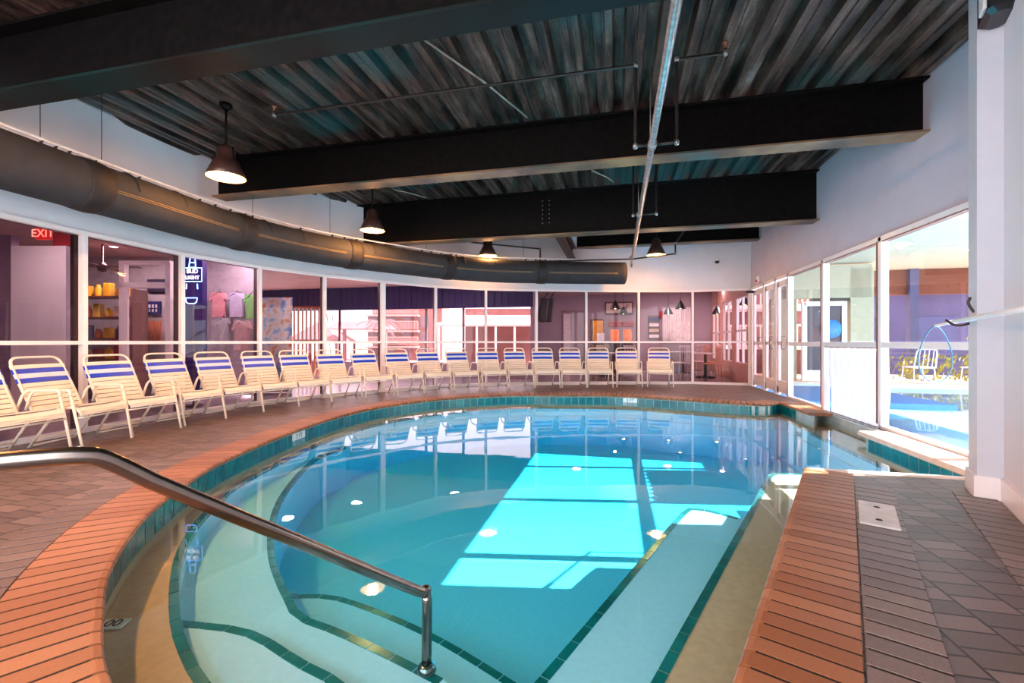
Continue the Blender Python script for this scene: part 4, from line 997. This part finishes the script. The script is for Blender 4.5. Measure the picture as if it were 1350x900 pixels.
# tables and chairs in dining room
def dtable(px, d, lab):
    r = empty('dining_table', (*at(px,d),0)); b = MB(); b.lathe([(0,.75),(.42,.75),(.43,.735),(.42,.72),(0,.72)], n=24); b.build('tabletop', wm, r)
    b = MB(); b.lathe([(.28,0),(.28,.03),(.05,.06),(.04,.7)], n=16); b.build('pedestal', dk, r); tag(r, lab, 'table', 'dining tables')
dtable(930,13.6,'white round table behind the rightmost back pane'); dtable(900,15.6,'white round table farther back before the curtained window'); dtable(800,14.0,'round white table below the yellow cabinet')
def dchair(px, d, rz, col, lab):
    r = empty('dining_chair', (*at(px,d),0), rz); mm_ = mat('dch'+str(col), sl(col), .4)
    b = MB(); b.box((0,0,.45),(.42,.42,.04), bev=.015); b.build('seat', mm_, r)
    b = MB()
    for k in range(5): b.box((-.16+k*.08,-.2,.72),(.03,.02,.46))
    b.box((0,-.2,.95),(.42,.03,.08), bev=.01); b.build('backrest', mm_, r)
    for sx_ in (-1,1):
        for sy_ in (-1,1): b = MB(); b.tube([(sx_*.17,sy_*.17,.44),(sx_*.2,sy_*.2,0)], .014, 6); b.build('leg', mm_, r)
    tag(r, lab, 'chair', 'slatted dining chairs')
for px, d, rz, col, lab in ((897,13.6,.5,(200,196,204),'pale slatted dining chair just right of the last pool chair'),(918,14.4,2.2,(206,190,196),'pale dining chair left of the white round table'),(941,14.0,-2.0,(222,150,120),'orange tinted dining chair right of the white round table'),(938,12.9,1.0,(214,140,112),'orange tinted dining chair near the back corner'),(925,15.4,2.6,(222,150,120),'orange tinted dining chair farthest back'),(829,13.6,.2,(214,206,210),'pale dining chair between the last two pool chairs'),(792,13.3,2.9,(206,186,160),'cream dining chair below the yellow cabinet')): dchair(px, d, rz, col, lab)
# bench / trolley dark things in the corridor behind the chairs
# ================================================================ outdoors behind the hall
g = MB(); g.box((0,45,-.45),(160,64,.3)); g.box((-40,0,-.45),(54,27,.3)); g.box((50,0,-.45),(80,27,.3)); st(g.build('ground', mat('pavement', sl((168,148,144)), .8, var=.08, scale=1)), 'pale pavement outdoors', 'ground')
pink = mat('street_wall', sl((140,92,88)), .8, var=.12, scale=1.2); pink2 = mat('street_wall_light', sl((186,152,146)), .8, var=.08, scale=2); roof_r = mat('street_roof', sl((134,84,86)), .7, var=.15, scale=3)
def bpt(px, d): return at(px, d)
# building with balconies
r = empty('balcony_building', (*at(545,35),-.3), CA); k = 35/F
b = MB(); b.box((0,0,2.0),(86*k,4,4.6)); b.build('wall', pink, r)
for z in (1.0,2.15,3.3,): b = MB(); b.box((-1,-2.3,z),(64*k,.9,.12)); b.build('balcony_slab', pink2, r)
for z in (1.12,2.27,3.42):
    b = MB()
    for j in range(36): b.box((-1-32*k+j*64*k/35,-2.7,z+.3),(.04,.04,.55))
    b.box((-1,-2.7,z+.6),(64*k,.06,.06)); b.build('railing', pink2, r)
for j in range(4):
    for z in (.5,1.7,2.85): b = MB(); b.box((-2.6+j*1.3,-2.02,z),(.7,.06,.85)); b.build('window', mat('street_glass',sl((120,92,104)),.2), r)
tag(r, 'pink building with railed balconies across the street', 'building')
# porch building with white posts
r = empty('porch_building', (*at(650,27),0), CA); k = 27/F
b = MB(); b.box((2.0,1.5,1.4),(7.4,3,3.4)); b.build('wall', mat('porch_wall', sl((126,82,80)), .8, var=.15, scale=1.5), r)
b = MB(); b.add([(-3.2,-2.6,2.05),(5.8,-2.6,2.05),(5.6,.2,2.75),(-1.6,.2,2.75),(-3.2,-2.6,1.93),(5.8,-2.6,1.93),(5.6,.2,2.63),(-1.6,.2,2.63)], [(0,1,2,3),(7,6,5,4),(0,4,5,1),(1,5,6,2),(2,6,7,3),(3,7,4,0)]); b.build('porch_roof', mat('porch_roof', sl((180,150,146)), .6, var=.1), r)
for j in range(9): b = MB(); b.box((-2.9+j*1.05,-2.4,.9),(.11,.11,2.1)); b.build('porch_post', mat('post_white',sl((244,228,226)),.5), r)
b = MB(); b.box((-2.2,-2.3,.75),(.8,.6,1.5), bev=.05); b.build('ice_box', wm, r)
tag(r, 'low porch building with white posts across the street', 'building')
# gazebo and palm hut
r = empty('gazebo', (*at(425,32),0), CA); b = MB(); b.add([(-2,-2,1.0),(2,-2,1.0),(2,2,1.0),(-2,2,1.0),(0,0,2.7)], [(0,1,4),(1,2,4),(2,3,4),(3,0,4),(3,2,1,0)]); b.build('roof', roof_r, r)
for a_ in (-1.7,1.7):
    for c_ in (-1.7,1.7): b = MB(); b.box((a_,c_,.4),(.15,.15,1.4)); b.build('post', roof_r, r)
tag(r, 'dark peaked gazebo roof seen against the white sky', 'gazebo')
r = empty('thatched_hut', (*at(478,29.5),0), CA); b = MB(); b.add([(-1.9,-1.5,1.9),(1.9,-1.5,1.9),(1.9,1.5,1.9),(-1.9,1.5,1.9),(-1.5,0,2.45),(1.5,0,2.45)], [(0,1,5,4),(1,2,5),(2,3,4,5),(3,0,4),(3,2,1,0)]); b.build('roof', roof_r, r)
for a_ in (-1.2,1.5): b = MB(); b.box((a_,0,.8),(.2,.2,2.2)); b.build('post', roof_r, r)
tag(r, 'flat roofed hut beside the palm against the sky', 'hut')
leaf1 = mat('palm_leaf', sl((150,150,70)), .6, var=.3, scale=6); leaf2 = mat('palm_leaf_yellow', sl((150,140,52)), .6, var=.3, scale=6); leaf3 = mat('palm_dusky', sl((120,76,80)), .7)
bark = mat('palm_bark', sl((150,118,100)), .8, var=.3, scale=10, stretch=(1,1,4))
def palm(loc, h_, R_, m, label, nf=13):
    r = empty('palm_tree', loc); b = MB(); b.tube([(0,0,-.3),(.05,0,h_*.5),(0,.05,h_)], [.12,.09,.07], 10); b.build('trunk', bark, r)
    for k in range(nf):
        a = 2*PI*k/nf+random.uniform(-.15,.15); b = MB(); el = random.uniform(.1,1.0); L_ = R_*random.uniform(.8,1.1); prev = None; spine = []
        for j in range(10):
            t = j/9; spine.append(Vector((math.cos(a)*L_*t*math.cos(el*.6), math.sin(a)*L_*t*math.cos(el*.6), h_+L_*(math.sin(el)*t-.75*t*t))))
        b.tube(spine, [.02*(1-.8*j/9) for j in range(10)], 5)
        sd_ = Vector((-math.sin(a), math.cos(a), 0))
        for j in range(1,10):
            for s_ in (-1,1):
                for f_ in (0,.5):
                    p = spine[j-1].lerp(spine[j], f_+.01); tt = (spine[j]-spine[j-1]).normalized(); w = L_*.35*(1-abs(j/9-.4)); q = p+(sd_*s_*.8+tt*.6).normalized()*w-Vector((0,0,w*.35))
                    b.add([p, p+tt*.045, q], [(0,1,2)])
        b.build('frond', m, r, recalc=False)
    tag(r, label, 'palm tree', 'palm trees outdoors'); return r
palm((*at(500,26.5),0), 2.2, 1.4, leaf3, 'dusky palm beside the hut against the white sky')
# flag poles outside
for px, lab in ((433,'thin slanted mast left in the sky pane'),(440,'taller thin mast in the sky pane')):
    c = at(px,37); b = MB(); b.tube([(.25,0,-.3),(-.15,0,3.4)], .04, 6); b.tube([(-.15,0,3.4),(.25,0,3.42)], .03, 6); o = b.build('mast', dk); o.location = (c.x,c.y,0); tag(o, lab, 'mast')
# ================================================================ outdoors beyond the right wall
op = watermat('outdoor_water', (.80,.93,.98))[0]
b = MB(); b.box((8.9,9.0,-.62),(11.0,9.6,.06)); b.box((8.9,13.8,-.35),(11.0,.1,.6)); b.box((14.4,9,-.35),(.1,9.6,.6)); b.box((8.9,4.2,-.35),(11,.1,.6))
st(b.build('outdoor_pool_basin', mat('outdoor_plaster', sl((206,228,240)), .7, var=.03)), 'pale outdoor pool basin beyond the right windows', 'pool')
b = MB(); b.box((8.9,9.0,ZW-.03),(10.9,9.5,.01)); st(b.build('outdoor_water', op), 'bright outdoor pool water beyond the right windows', 'water')
b = MB(); b.box((3.36,7.3,-.7),(.08,5.9,.5)); st(b.build('trim_1', plaster))
patio = mat('patio_blue', sl((60,120,190)), .4, var=.1)
b = MB(); b.box((4.6,10.9,-.06),(2.4,3.2,.1)); b.box((16,10,-.1),(3,12,.2),mi=1); b.box((10,15.5,-.12),(14,3.3,.2),mi=1)
st(b.build('outdoor_deck', [patio, pale]), 'blue mat and pale decking outside beyond the glass doors', 'deck')
# canopy: cream underside, red fascia
cream = mat('canopy_cream', sl((196,184,164)), .6, var=.03); fas = mat('fascia_redbrown', sl((122,62,44)), .7, var=.2, scale=5, stretch=(1,1,8))
r = empty('patio_canopy', (6,14,3.3)); b = MB(); b.box((1.6,-1.5,0),(8.4,6.4,.1)); b.build('canopy_roof', cream, r)
b = MB(); b.box((7.0,1.75,-.42),(14,.2,.75)); b.build('fascia', fas, r)
for px_ in (2.6,5.2): b = MB(); b.box((px_,1.6,-1.75),(.22,.22,3.4)); b.build('post', mat('post_slate',sl((80,78,120)),.5), r)
b = MB(); b.box((2.2,-1.5,-.06),(.5,.16,.04)); b.build('canopy_light', mat('canopy_lamp',(1,1,1),.4,emit=(1,.95,.85),es=3), r)
tag(r, 'cream patio canopy with red brown fascia beyond the right windows', 'canopy')
# cream building with door
dB = 12.3
r = empty('cream_building', (*at(1100,dB),0), CA-.25); wcr = mat('cream_wall', sl((176,168,146)), .7, var=.04)
b = MB(); b.box((-1.35,0,1.5),(.5,.2,3.2)); b.box((.62,0,1.5),(.55,.2,3.2)); b.box((-.4,0,2.75),(2.5,.2,.9)); b.box((-.95,1.2,1.5),(.12,2.2,3.0)); b.build('wall', wcr, r)
b = MB(); b.box((-.75,-.02,1.1),(.12,.1,2.2)); b.box((.22,-.02,1.1),(.12,.1,2.2)); b.box((-.27,-.02,2.15),(1.0,.1,.12)); b.box((-.27,-.02,.15),(.9,.08,.3)); b.build('door_frame', frame_white, r)
b = MB(); b.box((-.27,0,1.2),(.86,.03,1.8)); b.build('door_glass', mat('dark_glass',sl((60,62,80)),.15), r)
b = MB(); b.lathe([(0,0),(.26,0),(.26,.01),(0,.01)], n=28); o = b.build('round_sticker', mat('sticker_blue',sl((52,140,214)),.4), r); o.location = (-.1,-.06,1.45); o.rotation_euler = (PI/2,0,0)
b = MB(); b.box((.0,-.03,2.35),(1.2,.05,.28)); b.build('transom', mat('transom_dark',sl((54,52,46)),.4), r)
tag(r, 'cream outbuilding with glazed door and round blue sticker', 'building')
# brown soffit building further
r = empty('patio_building', (15.6,20.5,0)); b = MB(); b.box((0,0,1.6),(14.5,.4,3.6)); b.build('wall', mat('patio_wall', sl((92,88,136)), .7, var=.12, scale=1.5), r)
b = MB(); b.box((0,-.6,3.5),(15,2.0,.35)); b.build('roof', mat('roof_brown', sl((130,68,48)), .7, var=.2, scale=4), r)
for j in range(6): b = MB(); b.box((-6.2+j*2.4,-.25,1.3),(1.5,.06,1.5)); b.build('window', mat('patio_glass', sl((70,70,130)), .15), r)
tag(r, 'violet shaded patio building behind the palms', 'building')
palm((10.6,14.3,0), 1.8, 1.35, leaf2, 'yellow green palm left in the big right window', 15)
palm((13.4,14.3,0), 1.8, 1.35, leaf2, 'yellow green palm at the right of the big right window', 15)
palm((12.0,17.2,0), 1.2, 1.0, leaf1, 'green palm between the two yellow ones', 11)
b = MB(); 
hedge = MB()
for k in range(900):
    x = 7.6+random.random()*8.0; y = 14.2+random.random()*.8; z = .0+random.random()*.65; a = random.random()*6; s_ = .09
    hedge.add([(x,y,z),(x+s_*math.cos(a),y+s_*math.sin(a),z+.05),(x+s_*.4,y,z+.13)], [(0,1,2)])
tag(hedge.build('hedge', leaf2, recalc=False), 'low yellow green hedge across the outdoor pool', 'hedge', kind='stuff')
# patio chairs outdoors
for k, (x, y) in enumerate(((7.8,10.9+3.0),(9.2,14.0))):
    r = empty('patio_chair', (x,y,.0), .4*k); mm_ = mat('patio_chair_white', sl((232,220,236)), .5)
    b = MB(); b.box((0,0,.42),(.5,.5,.04), bev=.01); b.build('seat', mm_, r)
    b = MB(); b.tube(fil([(-.24,-.25,.42),(-.22,-.35,.9),(.22,-.35,.9),(.24,-.25,.42)], .1), .016, 6)
    for j in range(4): b.tube([(-.15+j*.1,-.26,.44),(-.15+j*.1,-.35,.88)], .01, 5)
    b.build('backrest', mm_, r)
    for sx_ in (-1,1):
        for sy_ in (-1,1): b = MB(); b.tube([(sx_*.22,sy_*.22,.42),(sx_*.24,sy_*.26,0)], .014, 6); b.build('leg', mm_, r)
    tag(r, ['white wire patio chair left across the outdoor pool','white wire patio chair right across the outdoor pool'][k], 'chair', 'patio chairs outdoors')
# white balustrade building beyond far right doors
r = empty('balustrade_building', (5.9,18.6,0)); b = MB(); b.box((0,.3,2.2),(4.2,.3,5.0)); b.build('wall', pink, r)
for z in (.9,2.3,3.7):
    b = MB(); b.box((0,-.9,z),(4.2,1.8,.14)); b.build('gallery_floor', frame_white, r)
    b = MB(); b.box((0,-1.75,z+.75),(4.2,.06,.07))
    for j in range(26): b.box((-2.0+j*.16,-1.75,z+.4),(.04,.04,.7))
    b.build('railing', frame_white, r)
tag(r, 'pink gallery building with white railings beyond the far right doors', 'building')
# ================================================================ light
wd = bpy.data.worlds.new('World'); bpy.context.scene.world = wd; wd.use_nodes = True; nt = wd.node_tree
for n_ in list(nt.nodes): nt.nodes.remove(n_)
o = N(nt,'ShaderNodeOutputWorld'); bg = N(nt,'ShaderNodeBackground'); nt.links.new(bg.outputs[0], o.inputs[0])
tc = N(nt,'ShaderNodeTexCoord'); nz = N(nt,'ShaderNodeTexNoise'); nz.inputs['Scale'].default_value = 3; nz.inputs['Detail'].default_value = 5; nt.links.new(tc.outputs['Generated'], nz.inputs['Vector'])
rp = N(nt,'ShaderNodeValToRGB'); rp.color_ramp.elements[0].position = .4; rp.color_ramp.elements[1].position = .6; rp.color_ramp.elements[0].color = (.92,.93,1,1); rp.color_ramp.elements[1].color = (1,.97,.96,1)
nt.links.new(nz.outputs['Fac'], rp.inputs[0]); nt.links.new(rp.outputs[0], bg.inputs[0]); bg.inputs[1].default_value = 2.8
s = bpy.data.lights.new('sun', 'SUN'); s.energy = 24; s.angle = .006; s.color = (1,.96,.9); so = bpy.data.objects.new('sun', s); C.objects.link(so)
el = math.radians(34.5); dv = Vector((-.985*math.cos(el), -.172*math.cos(el), -math.sin(el)))
so.rotation_euler = dv.to_track_quat('-Z', 'Y').to_euler()
# fill lights added to brighten the hall, shaped as recessed ceiling discs
dl = mat('fill_light_glow', (1,1,1), .4, emit=(1,.82,.7), es=12)
for k, (px, d_, e_) in enumerate(((12,6.0,30),(150,8.2,60),(310,8.3,45),(380,10.5,60),(470,11.5,60),(600,12.2,40),(760,14.6,60),(880,14.8,70),(955,14.2,60))):
    c = at(px,d_); r = empty('fill_light', (c.x,c.y,HC)); b = MB(); b.lathe([(0,-.012),(.06,-.012),(.062,-.004)], n=20); b.build('lens', dl, r); b = MB(); b.lathe([(.062,-.016),(.085,-.014),(.09,0)], n=20); b.build('rim', wm, r)
    st(r, 'added fill light in the hall ceiling, %s' % ['behind the leftmost pane','behind the second pane','above the shirts','behind the fourth pane','before the sky view','before the porch view','near the dining door','above the leaflet rack','at the right end'][k], 'fill_light')
    l = bpy.data.lights.new('fill_light_lamp', 'AREA'); l.shape = 'DISK'; l.size = .25; l.energy = e_*.42; l.color = (1,.84,.82); lo = bpy.data.objects.new('fill_light_lamp', l); C.objects.link(lo); lo.parent = r; lo.location = (0,0,-.03)
# ================================================================ camera
cam = bpy.data.cameras.new('camera'); cam.sensor_width = 36; cam.lens = 36*F/1350; co = bpy.data.objects.new('camera', cam); C.objects.link(co)
co.location = (0,0,H); co.rotation_euler = (PI/2,0,TH); bpy.context.scene.camera = co; cam.clip_start = .05; cam.clip_end = 400
sc = bpy.context.scene; sc.view_settings.view_transform = 'Standard'; sc.view_settings.look = 'None'; sc.view_settings.gamma = 1; sc.view_settings.use_curve_mapping = False; sc.view_settings.exposure = 1.08
sc.cycles.transparent_max_bounces = 24; sc.cycles.max_bounces = 10; sc.cycles.diffuse_bounces = 6; sc.cycles.glossy_bounces = 5; sc.cycles.volume_bounces = 0
